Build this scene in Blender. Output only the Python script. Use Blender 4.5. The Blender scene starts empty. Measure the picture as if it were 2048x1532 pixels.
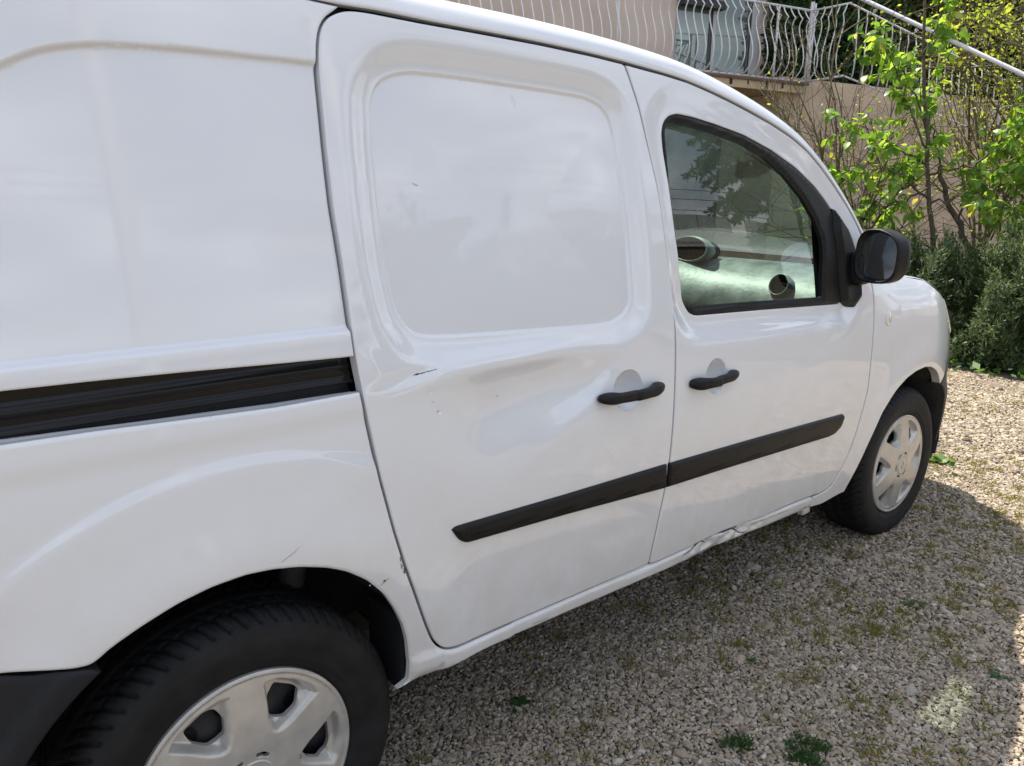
import bpy, bmesh, math, random
import numpy as np
from mathutils import Vector, Matrix, Euler
from mathutils.geometry import delaunay_2d_cdt
sc = bpy.context.scene
R = math.radians
# ------------------------------------------------------------------ camera
cam_data = bpy.data.cameras.new('camera'); cam = bpy.data.objects.new('camera', cam_data); sc.collection.objects.link(cam)
sc.camera = cam
cam_data.sensor_width = 36.0; cam_data.lens = 1562.36/2048*36; cam_data.clip_end = 500; cam_data.clip_start = .05
_y, _p, _r = .7251, -.2363, .0181
_d = Vector((math.sin(_y)*math.cos(_p), math.cos(_y)*math.cos(_p), math.sin(_p)))
_rt = Vector((math.cos(_y), -math.sin(_y), 0)); _up = _rt.cross(_d)
_r2 = _rt*math.cos(_r)+_up*math.sin(_r); _u2 = -_rt*math.sin(_r)+_up*math.cos(_r)
M = Matrix((_r2, _u2, -_d)).transposed().to_4x4(); M.translation = Vector((-.4529, -2.0737, 1.3251)); cam.matrix_world = M
# ------------------------------------------------------------------ sky, sun, exposure
SUN_DIR = Vector((.08, .55, 1)).normalized()          # towards the sun, behind the van
elev = math.asin(SUN_DIR.z); azi = math.atan2(SUN_DIR.x, SUN_DIR.y)
world = bpy.data.worlds.new('World'); sc.world = world; world.use_nodes = True
nt = world.node_tree; nt.nodes.clear(); N = nt.nodes.new; L = nt.links.new
out = N('ShaderNodeOutputWorld'); bg = N('ShaderNodeBackground'); bg.inputs[1].default_value = .115; L(bg.outputs[0], out.inputs[0])
sky = N('ShaderNodeTexSky'); sky.sky_type = 'NISHITA'; sky.sun_disc = False; sky.sun_elevation = elev; sky.sun_rotation = azi
sky.air_density = 1.0; sky.dust_density = 1.5
tc = N('ShaderNodeTexCoord'); sep = N('ShaderNodeSeparateXYZ'); L(tc.outputs['Generated'], sep.inputs[0])
mx = N('ShaderNodeMath'); mx.operation = 'MAXIMUM'; mx.inputs[1].default_value = .0; L(sep.outputs[2], mx.inputs[0])
ad = N('ShaderNodeMath'); ad.operation = 'ADD'; ad.inputs[1].default_value = .22; L(mx.outputs[0], ad.inputs[0])
dvx = N('ShaderNodeMath'); dvx.operation = 'DIVIDE'; L(sep.outputs[0], dvx.inputs[0]); L(ad.outputs[0], dvx.inputs[1])
dvy = N('ShaderNodeMath'); dvy.operation = 'DIVIDE'; L(sep.outputs[1], dvy.inputs[0]); L(ad.outputs[0], dvy.inputs[1])
cmb = N('ShaderNodeCombineXYZ'); L(dvx.outputs[0], cmb.inputs[0]); L(dvy.outputs[0], cmb.inputs[1])
noi = N('ShaderNodeTexNoise'); noi.inputs['Scale'].default_value = 1.15; noi.inputs['Detail'].default_value = 7; noi.inputs['Roughness'].default_value = .58; noi.inputs['Distortion'].default_value = .35
L(cmb.outputs[0], noi.inputs['Vector'])
rmp = N('ShaderNodeValToRGB'); rmp.color_ramp.elements[0].position = .38; rmp.color_ramp.elements[1].position = .56; L(noi.outputs[0], rmp.inputs[0])
noi2 = N('ShaderNodeTexNoise'); noi2.inputs['Scale'].default_value = 2.3; noi2.inputs['Detail'].default_value = 5; L(cmb.outputs[0], noi2.inputs['Vector'])
rm2 = N('ShaderNodeValToRGB'); rm2.color_ramp.elements[0].position = .35; rm2.color_ramp.elements[1].position = .7
rm2.color_ramp.elements[0].color = (2.5, 2.7, 3.25, 1); rm2.color_ramp.elements[1].color = (7.2, 7.6, 8.4, 1); L(noi2.outputs[0], rm2.inputs[0])
mixc = N('ShaderNodeMix'); mixc.data_type = 'RGBA'; L(rmp.outputs[0], mixc.inputs[0]); L(sky.outputs[0], mixc.inputs[6]); L(rm2.outputs[0], mixc.inputs[7])
L(mixc.outputs[2], bg.inputs[0])
sun_data = bpy.data.lights.new('sun', 'SUN'); sun_data.energy = 4.2; sun_data.angle = R(.55); sun_data.color = (1, .93, .82)
sun = bpy.data.objects.new('sun', sun_data); sc.collection.objects.link(sun)
sun.rotation_euler = SUN_DIR.to_track_quat('Z', 'Y').to_euler()
sc.view_settings.view_transform = 'Standard'; sc.view_settings.look = 'None'; sc.view_settings.exposure = 1.10; sc.view_settings.gamma = 1
sc.view_settings.use_curve_mapping = False
sc.cycles.transparent_max_bounces = 16; sc.cycles.max_bounces = 8
random.seed(4); rng = np.random.default_rng(4)
COL = sc.collection

HR0, HR1 = [7.504, 1.914, 3.243], [7.477, 0.378, 2.394]
# ------------------------------------------------------------------ van side surface: y = -W(x, z)
def spline(xs, ys):
    xs = np.array(xs, float); ys = np.array(ys, float); n = len(xs); h = np.diff(xs)
    A = np.eye(n); b = np.zeros(n)
    for i in range(1, n-1):
        A[i, i-1] = h[i-1]; A[i, i] = 2*(h[i-1]+h[i]); A[i, i+1] = h[i]
        b[i] = 6*((ys[i+1]-ys[i])/h[i]-(ys[i]-ys[i-1])/h[i-1])
    M = np.linalg.solve(A, b)
    def f(x):
        x = np.clip(np.asarray(x, float), xs[0], xs[-1]); i = np.clip(np.searchsorted(xs, x)-1, 0, n-2)
        hh = h[i]; a = (xs[i+1]-x)/hh; c = (x-xs[i])/hh
        return a*ys[i]+c*ys[i+1]+((a**3-a)*M[i]+(c**3-c)*M[i+1])*hh*hh/6
    return f
def sm(t):
    t = np.clip(t, 0, 1); return t*t*t*(t*(6*t-15)+10)
PZ = spline([.10, .20, .30, .40, .55, .70, .85, .98, 1.10, 1.25, 1.45, 1.60, 1.68, 1.76],
            [.862, .878, .891, .902, .911, .9155, .914, .906, .892, .872, .843, .817, .800, .775])
def ZT(x):
    c = np.clip(x-2.6, 0, None); q = np.minimum(c, .45); return 1.07-.10*np.clip(x-2.45, 0, None)-.6*q*q-.30*np.maximum(c-.45, 0)
def W(x, z):
    x = np.asarray(x, float); z = np.asarray(z, float)
    w = PZ(z)
    w = w-.012*np.clip((-.1-x)/.6, 0, 2)**2                     # taper of the tail
    w = w-.26*np.clip(x-2.50, 0, None)**3-3.2*np.clip(x-3.12, 0, None)**2.5      # plan curve of the nose
    w = w-.11*np.clip(z-1.02, 0, None)*sm((x-1.1)/1.4)*np.clip(1.75-z, 0, 1)/.7   # greenhouse drawn in towards the windscreen
    zt = ZT(x)                                                  # shoulder line of the wing
    w = w-(.55*np.clip(z-(zt-.20), 0, None)**2+4.*np.clip(z-(zt-.09), 0, None)**3)*sm((x-2.15)/.35)
    # flares round the wheel arches
    for cx, a in ((0., .012), (2.697, .010)):
        r = np.hypot(x-cx, z-.30); w = w+a*np.exp(-((r-.43)/.07)**2)*(z > -.5)
    return w
BK = {
 'left': [(0.212,1.547),(0.217,1.573),(0.222,1.588),(0.232,1.602),(0.242,1.611),(0.252,1.616),(0.264,1.621),(0.276,1.625),(0.295,1.627)],
 'top': [(0.32,1.628),(0.427,1.627),(0.567,1.628),(0.725,1.628),(0.879,1.625),(0.973,1.621)],
 'B': [(0.989,1.62),(1.005,1.586),(1.028,1.53),(1.05,1.451),(1.078,1.356),(1.092,1.287),(1.105,1.18),(1.118,1.074),(1.125,1.018),(1.127,0.944),(1.126,0.87),(1.126,0.774),(1.124,0.682),(1.121,0.634),(1.113,0.578),(1.1,0.506),(1.087,0.424),(1.082,0.383)],
 'bot': [(1.061,0.382),(0.849,0.388),(0.674,0.391),(0.517,0.395),(0.451,0.402),(0.423,0.406),(0.406,0.411),(0.391,0.42),(0.379,0.435),(0.37,0.45),(0.351,0.498),(0.324,0.574),(0.304,0.632),(0.285,0.704),(0.269,0.776),(0.258,0.821),(0.242,0.911),(0.23,0.98)],
 'lft': [(0.222,1.05),(0.219,1.124),(0.215,1.208),(0.208,1.302),(0.207,1.385),(0.208,1.467),(0.209,1.519)],
 'groove': [(0.276,1.626),(0.32,1.63),(0.427,1.627),(0.567,1.628),(0.725,1.628),(0.879,1.625),(0.973,1.621),(0.99,1.621),(1.041,1.617),(1.131,1.612),(1.227,1.604),(1.329,1.588),(1.416,1.572),(1.51,1.553),(1.61,1.531),(1.717,1.502),(1.811,1.468),(1.903,1.419),(1.983,1.368),(2.063,1.309),(2.119,1.26)],
 'fwd': [(2.16,1.208),(2.196,1.134),(2.208,1.05),(2.22,0.982),(2.225,0.922),(2.228,0.841),(2.229,0.758),(2.232,0.686),(2.219,0.628),(2.195,0.542),(2.17,0.477),(2.122,0.405),(2.086,0.366),(2.048,0.352),(2.005,0.35)],
 'sill_bot': [(0.297,0.356),(0.325,0.358),(0.466,0.365),(0.678,0.354),(0.919,0.345),(1.091,0.342),(1.27,0.334),(1.413,0.332),(1.57,0.327),(1.713,0.32),(1.931,0.312),(2.036,0.303),(2.178,0.308)],
 'rear_arch': [(-0.237,0.651),(-0.212,0.668),(-0.164,0.688),(-0.113,0.705),(-0.061,0.715),(-0.048,0.716),(-0.003,0.718),(0.042,0.713),(0.09,0.702),(0.141,0.684),(0.18,0.664),(0.222,0.632),(0.26,0.589),(0.285,0.547),(0.305,0.504),(0.316,0.465),(0.323,0.415),(0.324,0.366)],
 'front_arch': [(2.19,0.312),(2.23,0.378),(2.282,0.468),(2.362,0.584),(2.427,0.637),(2.46,0.658),(2.531,0.688),(2.611,0.704),(2.701,0.708),(2.771,0.698)],
 'rail_top': [(-0.299,1.065),(-0.189,1.063),(-0.063,1.059),(0.084,1.053),(0.222,1.048)],
 'rail_bot': [(-0.308,0.996),(-0.198,0.992),(-0.071,0.987),(0.076,0.982),(0.229,0.98)],
 'ledge': [(-0.295,1.099),(-0.075,1.089),(0.215,1.075)],
 'crease': [(-0.241,1.484),(-0.2,1.506),(-0.159,1.517),(-0.115,1.524),(-0.071,1.527),(0.001,1.531),(0.08,1.533),(0.164,1.535),(0.209,1.535)],
 'bumper_top': [(-0.347,0.68),(-0.314,0.667),(-0.237,0.651)],
 'recess': [(0.315,1.476),(0.327,1.503),(0.346,1.521),(0.377,1.533),(0.414,1.539),(0.492,1.541),(0.576,1.541),(0.665,1.54),(0.762,1.539),(0.867,1.536),(0.915,1.524),(0.941,1.501),(0.954,1.457),(0.966,1.344),(0.978,1.228),(0.981,1.136),(0.981,1.082),(0.957,1.056),(0.914,1.04),(0.844,1.039),(0.66,1.047),(0.478,1.055),(0.397,1.061),(0.366,1.068),(0.345,1.085),(0.329,1.112),(0.323,1.137),(0.313,1.204),(0.309,1.303),(0.309,1.405)],
 'trim_a': [(0.426,0.679),(0.722,0.67),(1.105,0.662),(1.112,0.595),(0.75,0.619),(0.455,0.635),(0.437,0.647),(0.419,0.674)],
 'trim_b': [(1.114,0.661),(1.522,0.649),(2.062,0.629),(2.075,0.618),(2.056,0.583),(2.02,0.566),(1.981,0.563),(1.497,0.582),(1.117,0.595)],
 'win_out': [(1.111,1.475),(1.121,1.501),(1.144,1.518),(1.178,1.526),(1.244,1.523),(1.344,1.512),(1.472,1.494),(1.611,1.462),(1.749,1.418),(1.865,1.366),(1.943,1.317),(1.997,1.274),(2.04,1.218),(2.066,1.155),(2.072,1.083),(2.059,1.028),(2.017,1.0),(1.97,1.001),(1.561,1.017),(1.236,1.028),(1.208,1.038),(1.18,1.071),(1.163,1.15),(1.146,1.23),(1.128,1.354),(1.113,1.434)],
 'win_in': [(1.128,1.472),(1.133,1.493),(1.146,1.502),(1.164,1.504),(1.224,1.5),(1.341,1.488),(1.469,1.469),(1.579,1.438),(1.683,1.393),(1.785,1.332),(1.858,1.268),(1.901,1.206),(1.912,1.143),(1.909,1.08),(1.905,1.028),(1.51,1.043),(1.207,1.052),(1.191,1.061),(1.178,1.094),(1.165,1.157),(1.151,1.248),(1.135,1.355)],
 'dbot': [(1.955,0.356),(1.785,0.363),(1.639,0.365),(1.502,0.373),(1.424,0.378),(1.333,0.377),(1.242,0.375),(1.15,0.376),(1.098,0.377)],
}
# ------------------------------------------------------------------ helpers: materials
def mat(name, col, rough=.5, var=0., scale=8., spec=.5, metal=0., coat=0., bump=0., bscale=60., col2=None, trans=None, coat_rough=.03, detail=4):
    m = bpy.data.materials.new(name); m.use_nodes = True; t = m.node_tree; b = t.nodes['Principled BSDF']
    b.inputs['Base Color'].default_value = (*col, 1); b.inputs['Roughness'].default_value = rough; b.inputs['Metallic'].default_value = metal
    b.inputs['Specular IOR Level'].default_value = spec; b.inputs['Coat Weight'].default_value = coat; b.inputs['Coat Roughness'].default_value = coat_rough
    tcn = t.nodes.new('ShaderNodeTexCoord')
    if var or col2:
        n = t.nodes.new('ShaderNodeTexNoise'); n.inputs['Scale'].default_value = scale; n.inputs['Detail'].default_value = detail; t.links.new(tcn.outputs['Object'], n.inputs['Vector'])
        rp = t.nodes.new('ShaderNodeValToRGB'); rp.color_ramp.elements[0].position = .3; rp.color_ramp.elements[1].position = .7
        c2 = col2 or tuple(min(1, c*(1+var)) for c in col); c1 = col if col2 else tuple(c*(1-var) for c in col)
        rp.color_ramp.elements[0].color = (*c1, 1); rp.color_ramp.elements[1].color = (*c2, 1)
        t.links.new(n.outputs[0], rp.inputs[0]); t.links.new(rp.outputs[0], b.inputs['Base Color'])
    if bump:
        n = t.nodes.new('ShaderNodeTexNoise'); n.inputs['Scale'].default_value = bscale; n.inputs['Detail'].default_value = 5; t.links.new(tcn.outputs['Object'], n.inputs['Vector'])
        bp = t.nodes.new('ShaderNodeBump'); bp.inputs['Strength'].default_value = 1; bp.inputs['Distance'].default_value = bump; t.links.new(n.outputs[0], bp.inputs['Height']); t.links.new(bp.outputs[0], b.inputs['Normal'])
    return m
def leafmat(name, c1, c2, scale=3., tw=.45, rough=.45):
    m = bpy.data.materials.new(name); m.use_nodes = True; t = m.node_tree; b = t.nodes['Principled BSDF']; o = t.nodes['Material Output']
    g = t.nodes.new('ShaderNodeNewGeometry'); rp = t.nodes.new('ShaderNodeValToRGB'); t.links.new(g.outputs['Random Per Island'], rp.inputs[0])
    rp.color_ramp.elements[0].color = (*c1, 1); rp.color_ramp.elements[1].color = (*c2, 1)
    b.inputs['Roughness'].default_value = rough; t.links.new(rp.outputs[0], b.inputs['Base Color'])
    tr = t.nodes.new('ShaderNodeBsdfTranslucent'); hs = t.nodes.new('ShaderNodeHueSaturation'); hs.inputs['Value'].default_value = 2.1; hs.inputs['Saturation'].default_value = 1.1; hs.inputs['Hue'].default_value = .485
    t.links.new(rp.outputs[0], hs.inputs['Color']); t.links.new(hs.outputs[0], tr.inputs[0])
    mxs = t.nodes.new('ShaderNodeMixShader'); mxs.inputs[0].default_value = tw; t.links.new(b.outputs[0], mxs.inputs[1]); t.links.new(tr.outputs[0], mxs.inputs[2]); t.links.new(mxs.outputs[0], o.inputs[0])
    return m
def glassmat(name, tint, gloss=1.0, dirt=0.):
    m = bpy.data.materials.new(name); m.use_nodes = True; t = m.node_tree; t.nodes.remove(t.nodes['Principled BSDF']); o = t.nodes['Material Output']
    tr = t.nodes.new('ShaderNodeBsdfTransparent'); tr.inputs[0].default_value = (*tint, 1)
    gl = t.nodes.new('ShaderNodeBsdfGlossy'); gl.inputs['Roughness'].default_value = .0
    gn = t.nodes.new('ShaderNodeNewGeometry'); vd = t.nodes.new('ShaderNodeVectorMath'); vd.operation = 'DOT_PRODUCT'; t.links.new(gn.outputs['Incoming'], vd.inputs[0]); t.links.new(gn.outputs['Normal'], vd.inputs[1])
    ab = t.nodes.new('ShaderNodeMath'); ab.operation = 'ABSOLUTE'; t.links.new(vd.outputs['Value'], ab.inputs[0]); om = t.nodes.new('ShaderNodeMath'); om.operation = 'SUBTRACT'; om.inputs[0].default_value = 1; t.links.new(ab.outputs[0], om.inputs[1])
    pw = t.nodes.new('ShaderNodeMath'); pw.operation = 'POWER'; pw.inputs[1].default_value = 4.6; t.links.new(om.outputs[0], pw.inputs[0]); fr = t.nodes.new('ShaderNodeMath'); fr.operation = 'MULTIPLY_ADD'; fr.inputs[1].default_value = .92; fr.inputs[2].default_value = .075; t.links.new(pw.outputs[0], fr.inputs[0])
    mm = t.nodes.new('ShaderNodeMath'); mm.operation = 'MULTIPLY'; mm.inputs[1].default_value = gloss; mm.use_clamp = True; t.links.new(fr.outputs[0], mm.inputs[0])
    mxs = t.nodes.new('ShaderNodeMixShader'); t.links.new(mm.outputs[0], mxs.inputs[0]); t.links.new(tr.outputs[0], mxs.inputs[1]); t.links.new(gl.outputs[0], mxs.inputs[2])
    last = mxs
    if dirt:
        df = t.nodes.new('ShaderNodeBsdfDiffuse'); df.inputs[0].default_value = (.5, .5, .46, 1)
        n = t.nodes.new('ShaderNodeTexNoise'); n.inputs['Scale'].default_value = 9; n.inputs['Detail'].default_value = 8
        tcn = t.nodes.new('ShaderNodeTexCoord'); t.links.new(tcn.outputs['Object'], n.inputs['Vector'])
        m2 = t.nodes.new('ShaderNodeMath'); m2.operation = 'MULTIPLY'; m2.inputs[1].default_value = dirt; t.links.new(n.outputs[0], m2.inputs[0])
        mx2 = t.nodes.new('ShaderNodeMixShader'); t.links.new(m2.outputs[0], mx2.inputs[0]); t.links.new(mxs.outputs[0], mx2.inputs[1]); t.links.new(df.outputs[0], mx2.inputs[2]); last = mx2
    t.links.new(last.outputs[0], o.inputs[0]); return m
def paintmat():
    m = bpy.data.materials.new('white_car_paint'); m.use_nodes = True; t = m.node_tree; b = t.nodes['Principled BSDF']
    b.inputs['Roughness'].default_value = .42; b.inputs['Coat Weight'].default_value = 1; b.inputs['Coat IOR'].default_value = 1.65; b.inputs['Specular IOR Level'].default_value = .3
    tcn = t.nodes.new('ShaderNodeTexCoord'); n = t.nodes.new('ShaderNodeTexNoise'); n.inputs['Scale'].default_value = 3.5; n.inputs['Detail'].default_value = 9; n.inputs['Roughness'].default_value = .68
    t.links.new(tcn.outputs['Object'], n.inputs['Vector'])
    rp = t.nodes.new('ShaderNodeValToRGB'); rp.color_ramp.elements[0].position = .35; rp.color_ramp.elements[1].position = .68
    rp.color_ramp.elements[0].color = (.74, .745, .76, 1); rp.color_ramp.elements[1].color = (.725, .73, .74, 1); t.links.new(n.outputs[0], rp.inputs[0])
    # road dirt, thicker on the lower flanks
    sp = t.nodes.new('ShaderNodeSeparateXYZ'); t.links.new(tcn.outputs['Object'], sp.inputs[0])
    mr = t.nodes.new('ShaderNodeMapRange'); mr.inputs[1].default_value = .90; mr.inputs[2].default_value = .30; mr.inputs[3].default_value = 0; mr.inputs[4].default_value = 1; t.links.new(sp.outputs[2], mr.inputs[0])
    n3 = t.nodes.new('ShaderNodeTexNoise'); n3.inputs['Scale'].default_value = 14; n3.inputs['Detail'].default_value = 9; n3.inputs['Roughness'].default_value = .7; t.links.new(tcn.outputs['Object'], n3.inputs['Vector'])
    mu = t.nodes.new('ShaderNodeMath'); mu.operation = 'MULTIPLY'; t.links.new(mr.outputs[0], mu.inputs[0]); t.links.new(n3.outputs[0], mu.inputs[1])
    dm = t.nodes.new('ShaderNodeMix'); dm.data_type = 'RGBA'; t.links.new(mu.outputs[0], dm.inputs[0]); t.links.new(rp.outputs[0], dm.inputs[6]); dm.inputs[7].default_value = (.50, .47, .42, 1)
    pass
    cr = t.nodes.new('ShaderNodeMath'); cr.operation = 'MULTIPLY_ADD'; cr.inputs[1].default_value = .07; cr.inputs[2].default_value = .015; t.links.new(mu.outputs[0], cr.inputs[0]); t.links.new(cr.outputs[0], b.inputs['Coat Roughness'])
    # the inner side of the sheets is bare grey lining
    gb = t.nodes.new('ShaderNodeNewGeometry'); bi = t.nodes.new('ShaderNodeMix'); bi.data_type = 'RGBA'; t.links.new(gb.outputs['Backfacing'], bi.inputs[0]); t.links.new(dm.outputs[2], bi.inputs[6]); bi.inputs[7].default_value = (.06, .063, .065, 1); t.links.new(bi.outputs[2], b.inputs['Base Color'])
    # faint orange peel in the lacquer
    n2 = t.nodes.new('ShaderNodeTexNoise'); n2.inputs['Scale'].default_value = 260; n2.inputs['Detail'].default_value = 1; t.links.new(tcn.outputs['Object'], n2.inputs['Vector'])
    bp = t.nodes.new('ShaderNodeBump'); bp.inputs['Strength'].default_value = 1; bp.inputs['Distance'].default_value = .00002; t.links.new(n2.outputs[0], bp.inputs['Height']); t.links.new(bp.outputs[0], b.inputs['Coat Normal'])
    return m
PAINT = paintmat()
BLACK = mat('black_plastic_trim', (.007, .007, .0075), .45, var=.2, scale=30, bump=.0004, bscale=900, spec=.25)
DARKPL = mat('dark_grey_bumper_plastic', (.012, .013, .016), .6, spec=.3, var=.2, scale=12, bump=.0004, bscale=700)
RUBBER = mat('tyre_rubber', (.0085, .0085, .009), .68, var=.5, scale=22, bump=.0006, bscale=120, spec=.33, detail=9)
SEAL = mat('window_rubber_seal', (.007, .007, .007), .5, var=.1, scale=20, spec=.25)
SHELL = mat('dark_gap_backing', (.018, .018, .02), .8, var=.1, scale=5)
LINER = mat('black_wheel_arch_liner', (.010, .010, .011), .8, var=.4, scale=9, bump=.002, bscale=40)
HUBCAP = mat('silver_grey_hubcap', (.47, .445, .405), .28, var=.13, scale=26, detail=9, metal=.35, coat=.4, coat_rough=.15)
STEEL = mat('black_steel_wheel', (.012, .014, .018), .5, var=.2, scale=20)
GLASS = glassmat('tinted_side_glass', (.50, .61, .565), 1.2, .006)
WGLASS = glassmat('windscreen_glass', (.74, .84, .80), .8, .008)
DASHM = mat('grey_dashboard_plastic', (.22, .24, .225), .42, var=.55, scale=14, bump=.0010, bscale=55, detail=9)
CABIN = mat('dark_cabin_lining', (.05, .055, .055), .8, var=.2, scale=6)
CHROME = mat('mirror_glass_silver', (.8, .82, .84), .02, metal=1.)
CLEAR = mat('clear_lamp_lens', (.62, .60, .55), .12, var=.2, scale=60, coat=1.)
# ------------------------------------------------------------------ helpers: objects
def link(name, me, parent=None, m=None):
    o = bpy.data.objects.new(name, me); COL.objects.link(o)
    if m is not None: me.materials.clear(); me.materials.append(m)
    if parent is not None: o.parent = parent
    return o
def empty(name, loc, label, cat, group=None, rz=0):
    o = bpy.data.objects.new(name, None); COL.objects.link(o); o.location = loc; o.rotation_euler = (0, 0, rz); o.empty_display_size = .1
    tag(o, label, cat, group); return o
def tag(o, label=None, cat=None, group=None, kind=None):
    if label: o['label'] = label
    if cat: o['category'] = cat
    if group: o['group'] = group
    if kind: o['kind'] = kind
    return o
def mesh(name, v, f, smooth=True):
    me = bpy.data.meshes.new(name); me.from_pydata([tuple(p) for p in v], [], [tuple(q) for q in f])
    if smooth: me.polygons.foreach_set('use_smooth', [True]*len(me.polygons))
    me.update(); return me
def fast_mesh(name, v, f, smooth=False):
    v = np.asarray(v, np.float32); f = np.asarray(f, np.int32); k = f.shape[1]
    me = bpy.data.meshes.new(name); me.vertices.add(len(v)); me.vertices.foreach_set('co', v.ravel())
    me.loops.add(f.size); me.loops.foreach_set('vertex_index', f.ravel()); me.polygons.add(len(f))
    me.polygons.foreach_set('loop_start', np.arange(0, f.size, k, dtype=np.int32)); me.polygons.foreach_set('loop_total', np.full(len(f), k, np.int32))
    if smooth: me.polygons.foreach_set('use_smooth', np.ones(len(f), bool))
    me.update(calc_edges=True); return me
def grid(name, P, parent=None, m=None, flip=False, close_u=False, kind=None):
    P = np.asarray(P, float); a, b = P.shape[:2]; idx = np.arange(a*b).reshape(a, b)
    if close_u: idx = np.vstack([idx, idx[:1]])
    q = np.stack([idx[:-1, :-1], idx[1:, :-1], idx[1:, 1:], idx[:-1, 1:]], -1).reshape(-1, 4)
    if flip: q = q[:, ::-1]
    return link(name, fast_mesh(name, P.reshape(-1, 3), q, True), parent, m)
def bm_obj(name, bm, parent=None, m=None, smooth=False):
    me = bpy.data.meshes.new(name); bm.normal_update(); bm.to_mesh(me); bm.free()
    if smooth: me.polygons.foreach_set('use_smooth', [True]*len(me.polygons))
    return link(name, me, parent, m)
def box_bm(bm, c, s, rot=None, bev=0.):
    r = bmesh.ops.create_cube(bm, size=1.); vs = r['verts']
    bmesh.ops.scale(bm, vec=s, verts=vs)
    if bev:
        es = list({e for v in vs for e in v.link_edges}); rr = bmesh.ops.bevel(bm, geom=es, offset=bev, segments=2, affect='EDGES', profile=.6)
        vs = list({v for f in rr['faces'] for v in f.verts} | {v for v in vs if v.is_valid})
    if rot is not None: bmesh.ops.rotate(bm, matrix=rot, cent=(0, 0, 0), verts=vs)
    bmesh.ops.translate(bm, vec=c, verts=vs)
def tube_arrays(pts, rad, n=6, cap=True):
    pts = np.asarray(pts, float); k = len(pts); rad = np.broadcast_to(rad, (k,))
    T = np.gradient(pts, axis=0); T /= np.linalg.norm(T, axis=1, keepdims=True)+1e-12
    ref = np.array([0, 0, 1.]) if abs(T[0, 2]) < .9 else np.array([1., 0, 0]); V = []
    u = np.cross(T[0], ref); u /= np.linalg.norm(u)
    a = np.arange(n)/n*2*np.pi
    for i in range(k):
        u = u-T[i]*(u@T[i]); u /= np.linalg.norm(u)+1e-12; w = np.cross(T[i], u)
        V.append(pts[i]+rad[i]*(np.cos(a)[:, None]*u+np.sin(a)[:, None]*w))
    V = np.concatenate(V); F = []
    for i in range(k-1):
        for j in range(n): F.append((i*n+j, i*n+(j+1) % n, (i+1)*n+(j+1) % n, (i+1)*n+j))
    return V, F
def tube(name, pts, rad, parent=None, m=None, n=8):
    V, F = tube_arrays(pts, rad, n); k = len(V)
    F = [tuple(f) for f in F]+[tuple(range(n))[::-1], tuple(range(k-n, k))]
    return link(name, mesh(name, V, F), parent, m)
def tubes(name, lst, parent=None, m=None, n=5):
    VV, FF = [], []; o = 0
    for pts, r in lst:
        V, F = tube_arrays(pts, r, n); VV.append(V); FF.append(np.array(F)+o); o += len(V)
    return link(name, fast_mesh(name, np.concatenate(VV), np.concatenate(FF), True), parent, m)
# ------------------------------------------------------------------ helpers: outlines on the flank
def pip(P, poly):
    x, y = P[:, 0], P[:, 1]; c = np.zeros(len(P), bool); a = poly; b = np.roll(poly, -1, 0)
    for (x1, y1), (x2, y2) in zip(a, b):
        if y1 == y2: continue
        c ^= ((y1 > y) != (y2 > y)) & (x < (x2-x1)*(y-y1)/(y2-y1)+x1)
    return c
def segdist(P, poly, closed=True):
    a = poly if closed else poly[:-1]; b = np.roll(poly, -1, 0) if closed else poly[1:]; out = np.full(len(P), 1e9)
    d = b-a; L2 = (d**2).sum(1)+1e-12
    for i0 in range(0, len(P), 20000):
        q = P[i0:i0+20000]; best = np.full(len(q), 1e9)
        for s0 in range(0, len(a), 200):
            A = a[s0:s0+200]; Dd = d[s0:s0+200]; t = ((q[:, None]-A[None])*Dd[None]).sum(-1)/L2[s0:s0+200]; t = np.clip(t, 0, 1)
            v = q[:, None]-A[None]-t[..., None]*Dd[None]; best = np.minimum(best, np.sqrt((v**2).sum(-1)).min(1))
        out[i0:i0+20000] = best
    return out
def sdist(P, poly): d = segdist(P, poly); return np.where(pip(P, poly), d, -d)
def resample(p, step, closed):
    p = np.asarray(p, float); q = np.vstack([p, p[:1]]) if closed else p
    l = np.r_[0, np.cumsum(np.linalg.norm(np.diff(q, axis=0), axis=1))]; n = max(2, int(round(l[-1]/step)))
    s = np.linspace(0, l[-1], n+1); r = np.c_[np.interp(s, l, q[:, 0]), np.interp(s, l, q[:, 1])]
    return r[:-1] if closed else r
def smooth_open(p, step=.006, sig=.014):
    p = resample(p, step, False); n = len(p)
    if n < 5: return p
    k = int(3*sig/step)+1; w = np.exp(-.5*(np.arange(-k, k+1)*step/sig)**2); w /= w.sum(); k2 = k
    ext = np.vstack([2*p[0]-p[1:k2+1][::-1], p, 2*p[-1]-p[-k2-1:-1][::-1]]) if n > k2+1 else None
    if ext is None: return p
    r = np.c_[np.convolve(ext[:, 0], w, 'valid'), np.convolve(ext[:, 1], w, 'valid')]; r[0] = p[0]; r[-1] = p[-1]; return r
def smooth_closed(p, step=.006, sig=.010):
    p = resample(p, step, True); k = int(3*sig/step)+1; w = np.exp(-.5*(np.arange(-k, k+1)*step/sig)**2); w /= w.sum()
    e = np.vstack([p[-k:], p, p[:k]]); return np.c_[np.convolve(e[:, 0], w, 'valid'), np.convolve(e[:, 1], w, 'valid')]
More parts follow.
